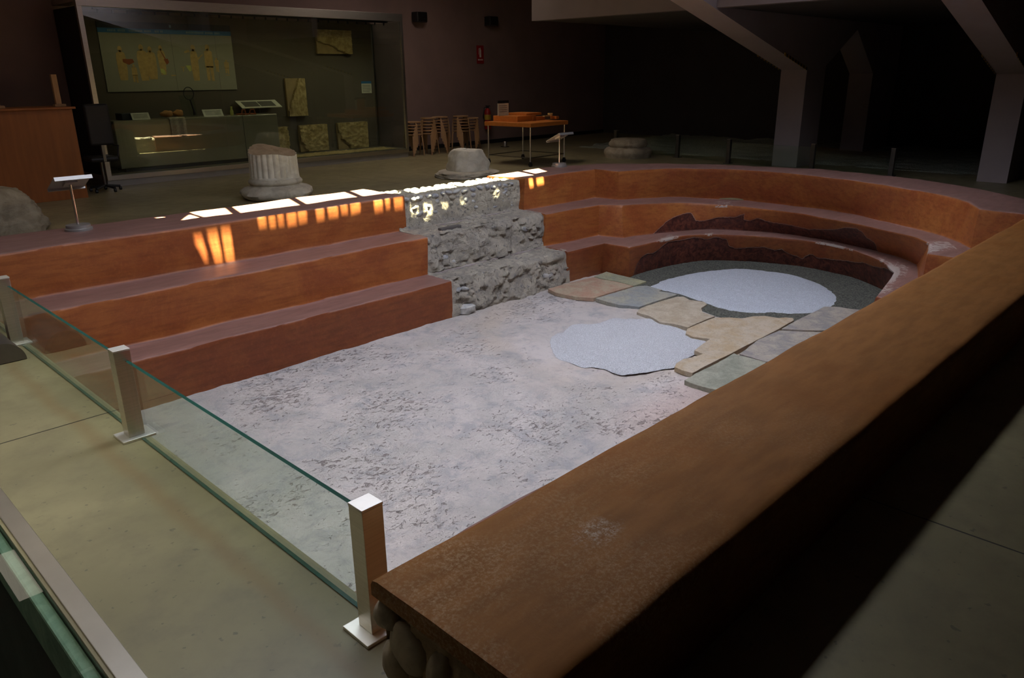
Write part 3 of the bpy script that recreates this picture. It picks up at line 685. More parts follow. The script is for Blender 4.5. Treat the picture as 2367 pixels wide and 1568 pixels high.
# ------------------------------------------------------------------ rubble section between the plaster benches
t = empty('rubble_bench', (6.2, 6.6, 0))
prof_r = [(6.0, ZP - .05), (6.04, Z1 - .0), (6.41, Z1), (6.44, Z2), (6.86, Z2 + .01), (6.88, Z3 - .015), (7.32, Z3 - .03), (7.36, -0.02)]
rows = straight(prof_r, 5.2, 7.19, 140)
full, fm = sweep(rows, r=0.04, amp=0.002)
F2, M2 = [full[0]], [fm[0]]
for A, ma, B, mb_ in zip(full, fm, full[1:], fm[1:]):
    d = (A[60] - B[60]).length; k = max(1, int(d / .014))
    for q in range(1, k + 1):
        F2.append([A[i].lerp(B[i], q / k) for i in range(len(A))]); M2.append(ma + (mb_ - ma) * q / k)
for row, mm in zip(F2, M2):
    for i in range(len(row)):
        p = row[i]
        riser = (mm < 1) or (2 < mm < 3); top = mm > 5
        fx = min(1.0, (i + 1) / 8, (len(row) - i) / 8)

        a = 0.034 if riser else (0.014 if 4 < mm < 5 else 0.012)
        n1 = fbm(p, 4.2, 2, 5); n2 = noise.noise(Vector((p.x * 3, p.y * 3, p.z * 7)) + Vector((5, 1, 2)))
        d = a * (n1 * .9 + n2 * .8)
        cells = noise.cell(Vector((p.x * 11, p.y * 11 + 3, p.z * 14))) if riser else 0
        d += 0.02 * (cells - .5) * (1 if riser else 0) + 0.012 * fbm(p, 16, 7, 4)
        d *= fx
        if riser: row[i] = p + Vector((0, d - .0, 0.3 * d))
        elif 4 < mm < 5: row[i] = p + Vector((0, d, 0))
        else: row[i] = p + Vector((0, 0, d))
mb = MB().grid(F2); endcap(mb, F2, 0); endcap(mb, F2, -1)
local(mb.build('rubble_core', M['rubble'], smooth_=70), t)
# river cobbles set in the top course and face
rr = random.Random(3)
mb = MB()
def cob(x, y, z, rx, ry, rz_, mi=0):
    rot = Matrix.Rotation(rr.uniform(-.35, .35), 3, 'Y')
    mb.ell((x, y, z), (rx, ry, rz_), mi=mi, rot=rot, nu=12, nv=8, jit=.25)
x = 5.34
while x < 7.12:
    wv = rr.uniform(.035, .062); cob(x, 6.88, Z3 - .05 + rr.uniform(-.01, .01), wv, .03, rr.uniform(.02, .03)); x += wv * 2.0 + rr.uniform(0, .03)
for row_, n in ((0.215, 11), (0.15, 9), (0.08, 7)):
    for k in range(n):
        if rr.random() < .75: cob(5.36 + (k + rr.random() * .7) * 1.75 / n, 6.885, row_ + rr.uniform(-.02, .02), rr.uniform(.03, .065), .03, rr.uniform(.02, .035), rr.choice((0, 1)))
for k in range(24): cob(6.7 + rr.random() * .42, 6.885, rr.uniform(0.0, .28), rr.uniform(.03, .055), .028, rr.uniform(.02, .033), rr.choice((0, 1, 1)))
x = 5.3
while x < 7.12:                               # knobbly back edge of the top
    for yy in (6.98, 7.09, 7.2, 7.31): cob(x + rr.uniform(-.03, .03), yy, Z3 - .035 + rr.uniform(-.006, .01), rr.uniform(.035, .06), rr.uniform(.035, .055), .022, 1)
    x += .105
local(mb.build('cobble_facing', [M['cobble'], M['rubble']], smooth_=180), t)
for k in range(30):                          # angular stones bedded in the two lower steps
    yb, zb = ((6.03, rr.uniform(ZP + .05, Z1 - .07)) if rr.random() < .55 else (6.44, rr.uniform(Z1 + .06, Z2 - .07)))
    mb = MB().ell((rr.uniform(5.3, 7.05), yb, zb), (rr.uniform(.04, .1), .035, rr.uniform(.018, .04)), rot=Matrix.Rotation(rr.uniform(-.3, .3), 3, 'Y'), nu=9, nv=6, jit=.6)
    local(mb.build('bedded_stone', M[rr.choice(('cobble', 'rubble', 'rubble'))], smooth_=50), t)
local(MB().box(5.55, 6.54, Z2 - .01, 5.86, 6.6, Z2 + .03).build('bedded_stone', M['slate_chip'], bevel=.008), t)
local(MB().ell((5.42, 6.0, ZP + .05), (.13, .06, .06), nu=10, nv=6, jit=.5).build('bedded_stone', M['cobble'], smooth_=50), t)
for x0, x1, y0, z0 in ((5.72, 6.25, 6.8, Z2 + .012), (6.3, 6.95, 6.82, Z2 + .02), (5.3, 6.1, 6.37, Z1 + .008), (6.15, 6.55, 6.39, Z1 + .01), (6.5, 7.05, 6.37, Z1 + .012)):
    a = [(x0 + (x1 - x0) * q / 12, y0 + rr.uniform(-.022, .012)) for q in range(13)]
    local(MB().prism(a + [(x1, y0 + .1), (x0, y0 + .1)], z0 - .03, z0).build('thin_brick', M['slate_brick'], bevel=.004), t)
tag(t, 'bare rubble and pebble section between the orange plaster benches, sunlit on top', 'stone bench')

# ------------------------------------------------------------------ flagstones
zt = ZP + 0.04
def sp(p): return (1240 + p[0] / 5.227, 600 + p[1] / 5.227)
def tp(p): return (1540 + p[0] / 4.734, 680 + p[1] / 4.734)
slabs = [
 ('slab_orange', sp, [(140, 355), (420, 278), (690, 215), (790, 242), (950, 268), (1170, 323), (920, 395), (690, 468), (610, 462), (470, 450), (330, 425), (230, 400)], 'salmon flagstone with a frayed edge against the pebble section'),
 ('slab_olive', sp, [(700, 208), (845, 150), (1000, 190), (1330, 265), (1180, 318), (960, 262), (800, 236)], 'olive flagstone tucked into the block corner behind the salmon one'),
 ('slab_grey', sp, [(715, 470), (960, 398), (1195, 328), (1330, 318), (1520, 370), (1480, 385), (1600, 400), (1705, 425), (1480, 495), (1240, 575), (1120, 560), (1000, 550), (860, 515)], 'blue grey flagstone between the salmon and the tan slabs'),
 ('slab_tan', sp, [(1255, 590), (1480, 512), (1700, 450), (1780, 450), (1850, 490), (2030, 515), (2060, 545), (1990, 590), (2010, 640), (2150, 690), (1990, 755), (1830, 826), (1740, 800), (1640, 780), (1490, 760), (1380, 690), (1210, 640)], 'pale tan flagstone at the middle of the row, between grey slab and big golden slab'),
 ('slab_gold', tp, [(230, 378), (380, 315), (530, 258), (700, 258), (830, 266), (950, 245), (1080, 240), (1230, 265), (1300, 258), (1390, 265), (1400, 290), (1230, 385), (1030, 490), (830, 590), (760, 630), (500, 755), (290, 868), (180, 840), (90, 800), (110, 760), (190, 712), (300, 690), (400, 655), (310, 620), (370, 568), (480, 492), (290, 470), (215, 430)], 'largest flagstone, golden tan with ragged left edge, in the middle of the slab row'),
 ('slab_slate', tp, [(1425, 290), (1580, 215), (1730, 140), (1890, 145), (2000, 165), (2180, 180), (2050, 250), (1900, 330), (1780, 400), (1500, 395), (1260, 380)], 'grey slate flagstone nearest the dark gravel on the right'),
 ('slab_slate', tp, [(1235, 400), (1500, 412), (1785, 420), (1640, 480), (1440, 590), (1240, 705), (1170, 755), (1080, 740), (800, 660), (1010, 500)], 'middle grey slate flagstone in the right hand file, mottled brown'),
 ('slab_green', tp, [(740, 650), (790, 672), (950, 710), (1095, 750), (1050, 800), (820, 930), (640, 1060), (520, 1045), (400, 1015), (300, 985), (200, 945), (320, 870), (560, 755)], 'grey green flagstone closest to the near wall, with a chipped front edge'),
]
for idx, (mk, fn, pts, lab) in enumerate(slabs):
    poly = []
    raw = [Vector(onz(*fn(p), zt)) for p in pts]
    for a, b in zip(raw, raw[1:] + raw[:1]):
        n = max(1, int((b - a).length / .06))
        for k in range(n):
            q = a.lerp(b, k / n); poly.append((q.x + .006 * nz(q, 16, 3), q.y + .006 * nz(q, 16, 8)))
    cx = sum(p[0] for p in poly) / len(poly); cy = sum(p[1] for p in poly) / len(poly)
    o = MB().prism([(a - cx, b - cy) for a, b in poly], 0, 0.045).build('flagstone', M[mk], bevel=.004)
    o.location = (cx, cy, ZP - 0.002); o.rotation_euler = (random.uniform(-.004, .004), random.uniform(-.004, .004), 0)
    tag(o, lab, 'flagstone', 'flagstones across the pool floor')

# ------------------------------------------------------------------ gravel patches
def patch(name, poly, z0, h, mat, seed, step=0.035, edge=.12):
    poly = [Vector((p[0], p[1], 0)) for p in catmull([(p[0], p[1], 0) for p in poly + poly[:1]], 6)][:-1]
    c = sum(poly, Vector()) / len(poly); rings = 26; P = []
    for j in range(rings + 1):
        f = 1 - j / rings; row = []
        for p in poly + poly[:1]:
            q = c + (p - c) * f; e = (p - c).length * (1 - f)
            q = q + Vector((nz(q, 12, seed), nz(q, 12, seed + 5), 0)) * .014 * (1 if j < 2 else 0)
            hh = h * min(1, e / edge) ** .7
            row.append((q.x, q.y, z0 + hh + .006 * nz(q, 14, seed) * (1 if j else 0)))
        P.append(row)
    return MB().grid(P).build(name, mat, smooth_=180)
sm = lambda p: onz(1240 + p[0] / 5.227, 600 + p[1] / 5.227, ZP + .02)
bg = lambda p: onz(1380 + p[0] / 2.752, 430 + p[1] / 2.752, ZP + .045)
small = [sm(p) for p in ((170, 1000), (180, 930), (250, 880), (330, 860), (420, 780), (560, 765), (680, 765), (800, 740), (900, 700), (1010, 695), (1200, 705), (1400, 700), (1560, 760), (1700, 800), (1830, 870), (1900, 915), (2060, 970), (1960, 1060), (1900, 1130), (1780, 1210), (1700, 1280), (1500, 1320), (1300, 1350), (1150, 1370), (1000, 1380), (850, 1320), (700, 1290), (560, 1290), (400, 1230), (250, 1180), (190, 1080))]
tag(patch('pale_gravel_patch', small, ZP + .006, .018, M['pale_gravel'], 2), 'pale grey gravel patch spread on the open pool floor left of the flagstones', 'gravel', kind='stuff')
dark = [(v.x, v.y) for v in px(base_px, ZP + .03)]
dark = [(v[0] + (.12 if i > 2 else .03), v[1] + (.06 if i < 6 else -.02)) for i, v in enumerate(dark)] + [(8.8, 2.6), (7.55, 2.5), (7.3, 2.95), (7.2, 3.3), (7.15, 3.7), (7.25, 4.3), (7.4, 5.0), (7.6, 5.4)]
P = []
c = Vector((8.4, 4.1, 0)); pl = [Vector((p[0], p[1], 0)) for p in dark]
o = patch('dark_gravel_bed', [(p.x, p.y) for p in pl], ZP + .0, .025, M['dark_gravel'], 6, edge=.05)
tag(o, 'dark grey gravel bed filling the apse against the curved bench', 'gravel', kind='stuff')
big = [bg(p) for p in ((330, 632), (380, 610), (430, 588), (520, 565), (600, 548), (700, 533), (820, 521), (910, 518), (1000, 523), (1080, 533), (1150, 540), (1260, 560), (1370, 595), (1430, 620), (1480, 650), (1515, 680), (1528, 705), (1520, 740), (1505, 755), (1470, 775), (1370, 798), (1280, 803), (1200, 802), (1090, 797), (1000, 798), (900, 790), (800, 772), (700, 740), (560, 690), (430, 660))]
tag(patch('white_gravel_patch', big, ZP + .022, .024, M['white_gravel'], 9), 'large bright white gravel patch inside the dark gravel of the apse', 'gravel', kind='stuff')

# ================================================================== GLASS BARRIERS
def make_post(name):
    t = empty(name)
    MB().box(-.036, -.034, .012, .036, .034, .432).build('post_body', M['steel'], t, bevel=.0015)
    MB().box(-.037, -.035, .432, .037, .035, .44).build('post_cap', M['cap_steel'], t, bevel=.001)
    MB().box(-.075, -.065, 0, .075, .065, .012).build('base_plate', M['cap_steel'], t, bevel=.002)
    MB().box(-.007, .0335, .03, .007, .036, .41).build('glass_slot', M['black'], t)
    return t
post0 = make_post('barrier_post')
post0.location = (1.071, 1.648, 0); tag(post0, 'nearest square steel barrier post, beside the end of the brown wall', 'post', 'near barrier posts')
dup(post0, (1.076, 3.56, 0), 0, 'middle square steel barrier post with glass on both sides, at the floor joint', 'near barrier posts')
dup(post0, (1.07, 5.49, 0), 0, 'square steel barrier post cut by the left edge, behind the curved metal cover', 'near barrier posts')
def panel(x, y0, y1, lab, grp, z0=.004, z1=.385, axis='y', th=.015):
    mb = MB()
    if axis == 'y':
        mb.add([(x, y0, z0), (x, y1, z0), (x, y1, z1), (x, y0, z1)], [(0, 1, 2, 3)], 0)
        mb.add([(x + th, y0, z0), (x + th, y1, z0), (x + th, y1, z1), (x + th, y0, z1)], [(3, 2, 1, 0)], 0)
        mb.add([(x, y0, z1), (x + th, y0, z1), (x + th, y1, z1), (x, y1, z1)], [(0, 1, 2, 3)], 1)
        mb.add([(x, y0, z0), (x + th, y0, z0), (x + th, y1, z0), (x, y1, z0)], [(3, 2, 1, 0)], 1)
    o = mb.build('glass_panel', [M['glass'], M['glass_edge']])
    return tag(o, lab, 'glass panel', grp)
panel(1.082, 1.684, 3.524, 'clear glass barrier panel between the nearest and the middle steel post', 'near barrier glass')
panel(1.082, 3.596, 5.454, 'clear glass barrier panel left of the middle steel post', 'near barrier glass')
panel(1.082, 5.526, 6.80, 'clear glass barrier panel left of the leftmost steel post', 'near barrier glass')
fy = [(13.75, 10.25), (13.45, 8.5), (13.13, 7.2), (13.1, 5.6), (13.1, 4.3)]
fl_ = ['dark steel barrier post left of the grooved column base at the far end', 'dark steel barrier post just right of the moulded stone base',
       'dark steel barrier post left of the nearer portal column', 'dark steel barrier post just right of the nearer portal column', 'dark steel barrier post midway between the two portal columns']
for (x, y), lab in zip(fy, fl_):
    t = empty('barrier_post', (x, y, 0))
    MB().box(-.034, -.034, .012, .034, .034, .432).build('post_body', M['steel_dark'], t, bevel=.0015)
    MB().box(-.035, -.035, .432, .035, .035, .44).build('post_cap', M['steel'], t)
    MB().box(-.07, -.06, 0, .07, .06, .012).build('base_plate', M['steel_dark'], t)
    tag(t, lab, 'post', 'far barrier posts')
for (a, b), lab in zip(zip(fy, fy[1:]), ['dim glass panel behind the moulded stone base', 'dim glass panel between the posts left of the nearer portal column', 'dim glass panel passing behind the nearer portal column', 'dim glass panel between the portal columns']):
    d = Vector((b[0] - a[0], b[1] - a[1], 0)); L = d.length; t = d.normalized()
    p0 = Vector((a[0], a[1], 0)) + t * .036; p1 = Vector((b[0], b[1], 0)) - t * .036; n = Vector((-t.y, t.x, 0)) * .005
    mb = MB()
    for sgn in (1, -1):
        q = [p0 + n * sgn, p1 + n * sgn]
        mb.add([(q[0].x, q[0].y, .02), (q[1].x, q[1].y, .02), (q[1].x, q[1].y, .385), (q[0].x, q[0].y, .385)], [(0, 1, 2, 3) if sgn > 0 else (3, 2, 1, 0)], 0)
    q = [p0 + n, p1 + n, p1 - n, p0 - n]
    mb.add([(v.x, v.y, .385) for v in q], [(0, 1, 2, 3)], 1)
    tag(mb.build('glass_panel', [M['glass'], M['glass_edge']]), lab, 'glass panel', 'far barrier glass')
P = [[(14.0 + 3.9 * i / 60, -2 + 13.5 * j / 90, .015 + .05 * fbm((i * .065, j * .15, 0), 2.0, 4) + .05 * (i / 60)) for i in range(61)] for j in range(91)]
for row in P: row[0] = (row[0][0], row[0][1], 0.0)
tag(MB().grid(P).build('gravel_bed', M['bed_gravel'], smooth_=180), 'dim strip of pale gravel ground behind the far glass barrier', 'gravel', kind='stuff')

# ================================================================== GLAZED FLOOR PIT at lower left
t = empty('floor_window', (0.0, 3.0, 0))
mb = MB().box(.436, .55, -.02, .5, 6.3, .006)
local(mb.build('metal_frame', M['frame_steel'], bevel=.002), t)
local(MB().box(.424, .55, -.06, .432, 6.3, -.012).build('inner_rail', M['steel_dark']), t)
local(MB().box(.382, .55, -.25, .424, 6.3, -.035).build('green_ledge', M['green_ledge'], bevel=.01), t)
mb = MB().add([(-1.2, .6, -.02), (.43, .6, -.02), (.43, 2.12, -.02), (-1.2, 2.12, -.02)], [(0, 1, 2, 3)]).add([(-1.2, 2.135, -.02), (.43, 2.135, -.02), (.43, 6.2, -.02), (-1.2, 6.2, -.02)], [(0, 1, 2, 3)])
local(mb.build('floor_glass', M['floor_glass']), t)
local(MB().box(-1.25, .55, -1.6, .42, 6.25, -1.55).box(-1.25, .55, -1.6, -1.2, 6.25, -.12).box(.405, .55, -1.6, .43, 6.25, -.12).box(-1.25, .5, -1.6, .43, .55, -.12).box(-1.25, 6.25, -1.6, .43, 6.3, -.12).build('pit_walls', M['pit']), t)
tag(t, 'glazed floor window with steel frame and pale green ledge over a dark pit, lower left corner', 'floor window')

# curved dark metal cover cut by the left edge
t = empty('curved_cover', (0.915, 5.2, 0), 0.0)
mb = MB(); n = 20
prof = [(0.118 * math.cos(PI * k / n), 0.12 * math.sin(PI * k / n) + .004) for k in range(n + 1)]
vs = [(x, -.08, z) for x, z in prof] + [(x, .50, z) for x, z in prof]
mb.add(vs, [tuple(range(n, -1, -1)), tuple(range(n + 1, 2 * n + 2))] + [(k, k + 1, n + 2 + k, n + 1 + k) for k in range(n)] + [(0, n + 1, 2 * n + 1, n)])
mb.build('cover_shell', M['dark_metal'], t, smooth_=40)
MB().box(-.112, -.07, .0, .112, .49, .004).build('cover_base', M['black'], t)
tag(t, 'curved dark metal cover on the floor at the left edge beside the barrier post', 'floor fitting')

# ================================================================== LECTERNS on the pool wall
def lectern(loc, rz, lab, tilt=-0.45, w_=0.30, dpt=.28):
    t = empty('information_lectern', loc, rz)
    MB().lathe([(.112, 0), (.112, .022), (.098, .026), (.098, .052), (.0, .052)], 40).build('base', M['paint_grey'], t, smooth_=40)
    MB().tube([(0, 0, .05), (0, 0, .40)], .011, 12).build('pole', M['chrome'], t, smooth_=60)
    Mx = Matrix.Translation((0, 0, .42)) @ Matrix.Rotation(tilt, 4, 'X')
    MB().box(-w_ / 2, -dpt / 2, 0, w_ / 2, dpt / 2, .006, M4=Mx).box(-w_ / 2, -dpt / 2, -.028, w_ / 2, -dpt / 2 + .012, 0, M4=Mx).box(-w_ / 2, dpt / 2 - .012, -.02, w_ / 2, dpt / 2, 0, M4=Mx).box(-.05, -.05, -.02, .05, .05, 0, M4=Mx).build('tilted_plate', M['paint_grey'], t)
    MB().box(-w_ / 2 + .015, -dpt / 2 + .015, .006, w_ / 2 - .015, dpt / 2 - .015, .008, M4=Mx).build('printed_sheet', M['label'], t)
    return tag(t, lab, 'lectern', 'small steel lecterns on the pool wall')
lectern((2.11, 7.43, Z3), 0.0, 'small steel lectern standing on the left bench wall before the tan boulder')
lectern((8.53, 7.36, Z3), 0.0, 'small steel lectern on the wall top right of the sunlit patch')

# ================================================================== STONES behind the pool
def rock(name, c, rx, ry, h, mat, lab, cat, seed, topf=.8, pw=3.0):
    mb = MB(); nu, nv = 64, 26; vs = []
    for j in range(nv + 1):
        f = j / nv
        if f < .75: z = h * f / .75; r = 1 - (1 - topf) * (f / .75) ** pw
        else: z = h; r = topf * (1 - (f - .75) / .25)
        if f < .75 and f > .62: r *= 1 - .06 * ((f - .62) / .13)
        for i in range(nu):
            th = 2 * PI * i / nu; q = Vector((math.cos(th), math.sin(th), f * 2))
            k = 1 + .12 * fbm(q, 1.2, seed) + .03 * fbm(q, 6, seed)
            cr = (abs(math.cos(th)) ** 2.5 + abs(math.sin(th)) ** 2.5) ** (-1 / 2.5)
            vs.append((c[0] + rx * r * k * cr * math.cos(th), c[1] + ry * r * k * cr * math.sin(th), max(0, z + (.05 * h * fbm(q, 1.5, seed + 9) if f > .3 else 0))))
    fs = [(j * nu + i, j * nu + (i + 1) % nu, (j + 1) * nu + (i + 1) % nu, (j + 1) * nu + i) for j in range(nv) for i in range(nu)] + [tuple(range(nu - 1, -1, -1))]
    mb.add(vs, fs); o = mb.build(name, mat, smooth_=60); return tag(o, lab, cat)
rock('boulder', (1.62, 9.9), .88, .45, .47, M['boulder'], 'large tan boulder at the left edge behind the bench wall', 'stone', 3, .78, 2.2)
rock('stone_block', (8.78, 9.6), .36, .33, .43, M['marble'], 'pale blunt stone block on a rough base beside the stool stacks', 'stone', 12, .72, 1.5)
MB_ = None
rock('rough_stone_slab', (8.72, 9.55), .5, .46, .1, M['base_stone'], 'rough stone footing under the pale blunt block', 'stone', 21, .92, 3)
# fluted column stump
FC = (5.42, 9.92)
t = empty('fluted_column', (FC[0], FC[1], 0)); t.scale = (.93, .93, .84)
mb = MB(); nu = 96; P = []
zs = [0.30, .33, .36, .40, .5, .6, .68, .76, .84]
for zi in range(30):
    f = zi / 29.0; row = []
    for i in range(nu + 1):
        th = 2 * PI * i / nu; fl = abs(math.sin(th * 12)); r = .36 - (.022 * (1 - fl) ** 1.2 if .1 < f else 0) - .012 * f
        top = .74 + .03 * math.sin(th + .6) + .09 * max(0, math.cos(th - 1.75)) ** 3 - .05 * max(0, math.cos(th + 1.05)) ** 2 + .035 * max(0, math.cos(th + 1.95)) ** 6 + .006 * nz((math.cos(th), math.sin(th), 0), 5, 1)
        z = .31 + (top - .31) * f; row.append((r * math.cos(th), r * math.sin(th), z))
    P.append(row)
mb.grid(P); mb.build('fluted_shaft', M['marble'], t, smooth_=40)
rim = P[-1]; Pt = []
for j in range(12):
    f = 1 - j / 11.0
    Pt.append([(x * f, y * f, (z * f + (.74) * (1 - f)) + .03 * (1 - f) * f * 4 * nz((x * f, y * f, 0), 6, 2) + .05 * (1 - f) * max(0, y * f * 2.5)) for x, y, z in rim])
MB().grid(Pt).build('broken_top', M['marble_break'], t, smooth_=60)
pr = [(.44, .0), (.50, .03), (.53, .09), (.51, .14), (.455, .18), (.40, .195), (.37, .205), (.365, .225), (.385, .24), (.395, .265), (.385, .29), (.365, .315), (.34, .32)]
mb = MB(); P = []
for r, z in pr:
    row = []
    for i in range(81):
        th = 2 * PI * i / 80; q = (math.cos(th), math.sin(th), z * 3)
        k = 1 + (.07 if z < .19 else .015) * fbm(q, 1.6, 4); k += (.06 * max(0, math.cos(4 * (th - .5))) if z < .1 else 0)
        row.append((r * k * math.cos(th), r * k * math.sin(th), z))
    P.append(row)
mb.grid(P); mb.build('moulded_base', M['base_stone'], t, smooth_=60)
tag(t, 'broken fluted white column stump on a rough moulded base, before the showcase', 'column')
# two tier moulded base at the far end
t = empty('column_base', (12.93, 9.33, 0)); t.scale = (.93, .93, .95)
P = []
for r, z in [(.50, 0), (.50, .04), (.52, .09), (.51, .15), (.46, .19), (.40, .205), (.385, .215), (.40, .235), (.415, .27), (.40, .31), (.37, .345), (.365, .37), (.35, .375), (.001, .375)]:
    row = []
    for i in range(73):
        th = 2 * PI * i / 72; q = (math.cos(th), math.sin(th), z * 4); k = 1 + .05 * fbm(q, 1.8, 14); row.append((r * k * math.cos(th), r * k * math.sin(th), z))
    P.append(row)
MB().grid(P).build('stone_drum', M['boulder'], t, smooth_=50)
tag(t, 'two tier moulded stone column base standing alone near the far glass barrier', 'column base')

# ================================================================== RECEPTION DESK and chair
t = empty('reception_desk', (2.4, 12.2, 0))
local(MB().box(.2, 11.95, 0, 3.60, 12.0, 1.21).box(3.55, 11.95, 0, 3.60, 12.6, 1.21).box(.2, 11.95, 0, .25, 12.6, 1.21).build('front_panel', M['desk_wood'], bevel=.003), t)
local(MB().box(.17, 11.91, 1.21, 3.64, 12.64, 1.24).build('desk_top', M['desk_wood'], bevel=.004), t)
tag(t, 'tall cherry wood reception desk at the left edge', 'desk')
o = MB().box(-.035, -.03, .03, .035, .03, .42).box(-.06, -.05, 0, .08, .05, .03).build('display_upright', M['upright_wood'], bevel=.003)
o.location = (3.52, 12.2, 1.24); tag(o, 'pale wooden upright standing near the right end of the reception desk', 'upright', 'wooden uprights on the desk')
o2 = o.copy(); C.objects.link(o2); o2.location = (2.78, 12.2, 1.24); tag(o2, 'pale wooden upright on the desk cut by the left edge of the frame', 'upright', 'wooden uprights on the desk')
t = empty('office_chair', (4.0, 12.42, 0))
MB().box(-.2, -.2, .44, .2, .2, .52).build('seat', M['black'], t, bevel=.04, seg=3)
MB().box(-.17, -.22, .68, .17, -.15, 1.26).build('backrest', M['black'], t, bevel=.06, seg=4)
MB().tube([(0, 0, .1), (0, 0, .45)], .025).box(-.02, -.2, .45, .02, -.17, .75).build('column', M['steel_dark'], t)
mb = MB()
for k in range(5): a = 2 * PI * k / 5; mb.tube([(0, 0, .09), (.21 * math.cos(a), .21 * math.sin(a), .06)], .018)
mb.build('star_base', M['black'], t)
for k in range(5):
    a = 2 * PI * k / 5; MB().tube([(.21 * math.cos(a) - .015, .21 * math.sin(a), .027), (.21 * math.cos(a) + .015, .21 * math.sin(a), .027)], .027).build('caster', M['black'], t)
mb = MB().tube([(.21, -.12, .5), (.24, -.12, .66), (.24, .1, .66)], .013); mb.build('armrest', M['black'], t)
tag(t, 'black office chair in shadow between the reception desk and the showcase', 'chair')

# ================================================================== SHOWCASE
t = empty('showcase', (7.2, 13.3, 0))
X0, X1, YF, YB = 4.18, 10.1, 12.82, 13.86
def L_(o): return local(o, t)
L_(MB().box(X0, YF + .03, 0, X1, YB, .10).build('plinth_base', M['paint_grey'], bevel=.002))
L_(MB().box(X0, YF, .10, X1, YB, .17).build('bottom_rail', M['steel'], bevel=.002))
L_(MB().box(X0, YF, 2.60, X1, YF + .12, 2.74).box(X0, YF + .12, 2.66, X1, YB, 2.74).build('top_rail', M['steel'], bevel=.002))
L_(MB().box(X0, YF, .17, X0 + .07, YF + .07, 2.60).build('corner_post', M['steel'], bevel=.002))
L_(MB().box(X1 - .05, YF, .17, X1, YF + .05, 2.60).build('corner_post', M['steel'], bevel=.002))
L_(MB().box(X1 - .05, YB - .05, .17, X1, YB, 2.60).build('corner_post', M['steel'], bevel=.002))
L_(MB().box(X0 + .0, YB - .03, .17, X1 - .05, YB, 2.60).build('back_panel', M['case_back']))
L_(MB().box(X0 - .0, YF + .07, .17, X0 + .02, YB, 2.60).build('side_panel', M['black']))
L_(MB().box(X0 + .02, YF + .07, .155, X1, YB, .175).build('case_floor', M['case_back']))
for a, b in ((X0 + .07, 6.22), (6.225, X1 - .05)):
    L_(MB().add([(a, YF + .03, .17), (b, YF + .03, .17), (b, YF + .03, 2.60), (a, YF + .03, 2.60)], [(0, 1, 2, 3)]).add([(a, YF + .04, .17), (b, YF + .04, .17), (b, YF + .04, 2.60), (a, YF + .04, 2.60)], [(3, 2, 1, 0)]).build('front_glass', M['glass']))
L_(MB().add([(X1 - .03, YF + .05, .17), (X1 - .03, YB - .05, .17), (X1 - .03, YB - .05, 2.60), (X1 - .03, YF + .05, 2.60)], [(0, 1, 2, 3)]).build('side_glass', M['dark_glass']))
mb = MB()
mb.box(4.45, YF + .15, 2.575, 9.85, YF + .2, 2.66)
for k in range(26): mb.box(4.51 + k * .21, YF + .16, 2.53, 4.53 + k * .21, YF + .18, 2.58)
L_(mb.build('lamp_track', M['black']))
tag(t, 'wide glass showcase with steel frame along the back wall', 'showcase')
YW = YB - .035
# printed figure panel
t = empty('printed_panel', (5.9, YW, 1.9))
def pp(x, z): return (x - 5.9, z - 1.9)
MB().box(-1.15, -.012, -.51, 1.09, 0, .40).build('panel_sheet', M['print'], t)
MB().box(-1.15, -.013, .47, 1.09, 0, .57).build('dark_header', M['print_black'], t)
MB().box(-1.15, -.014, .40, 1.09, 0, .47).build('blue_band', M['print_blue'], t)
mb = MB(); r4 = random.Random(5)
for a, b in ((-1.0, -.12), (.28, .87)):
    x = a
    while x < b:
        ww = r4.uniform(.012, .022)
        if r4.random() > .14: MB().box(x, -.0155, .418, x + ww, -.0145, .452).build('letter', M['print_text'], t)
        x += ww + .008
MB().box(.0, -.0155, .5, .035, -.0145, .545).build('header_emblem', M['print_text'], t)
for xj in (.0, .78): MB().box(xj, -.0135, -.51, xj + .004, -.012, .4).build('panel_joint', M['ink'], t)
def fig(x, z0, z1, w0, w1, name='printed_figure', legs=False, mat='fig', dy=0.0):
    """flat printed figure: robe or legs, shoulders, head"""
    h = z1 - z0; hd = h * .075; mb = MB(); yy = -.0145 - dy
    def poly(pts): mb.add([(px_, yy, pz) for px_, pz in pts], [tuple(range(len(pts)))])
    sh = z1 - h * .2
    if legs:
        poly([(x - w0 * .5, z0), (x - w0 * .1, z0), (x - w0 * .02, z0 + h * .4), (x - w0 * .5, z0 + h * .4)])
        poly([(x + w0 * .1, z0 - .01), (x + w0 * .5, z0 - .01), (x + w0 * .5, z0 + h * .4), (x + w0 * .04, z0 + h * .4)])
        poly([(x - w0 * .6, z0 + h * .36), (x + w0 * .6, z0 + h * .36), (x + w1 * .5, sh), (x + w1 * .2, sh + h * .04), (x - w1 * .2, sh + h * .04), (x - w1 * .5, sh)])
    else: poly([(x - w0 * .4, z0), (x + w0 * .4, z0), (x + w0 * .5, z0 + h * .3), (x + w1 * .55, sh - h * .15), (x + w1 * .45, sh), (x + w1 * .2, sh + h * .04), (x - w1 * .2, sh + h * .04), (x - w1 * .45, sh), (x - w1 * .55, sh - h * .15), (x - w0 * .5, z0 + h * .3)])
    poly([(x + hd * .9 * math.cos(a * PI / 5), z1 - hd * 1.15 + hd * 1.2 * math.sin(a * PI / 5)) for a in range(10)])
    poly([(x - hd * .4, z1 - hd * 2.4), (x + hd * .4, z1 - hd * 2.4), (x + hd * .4, z1 - hd * 1.6), (x - hd * .4, z1 - hd * 1.6)])
    return mb.build(name, M[mat], t)
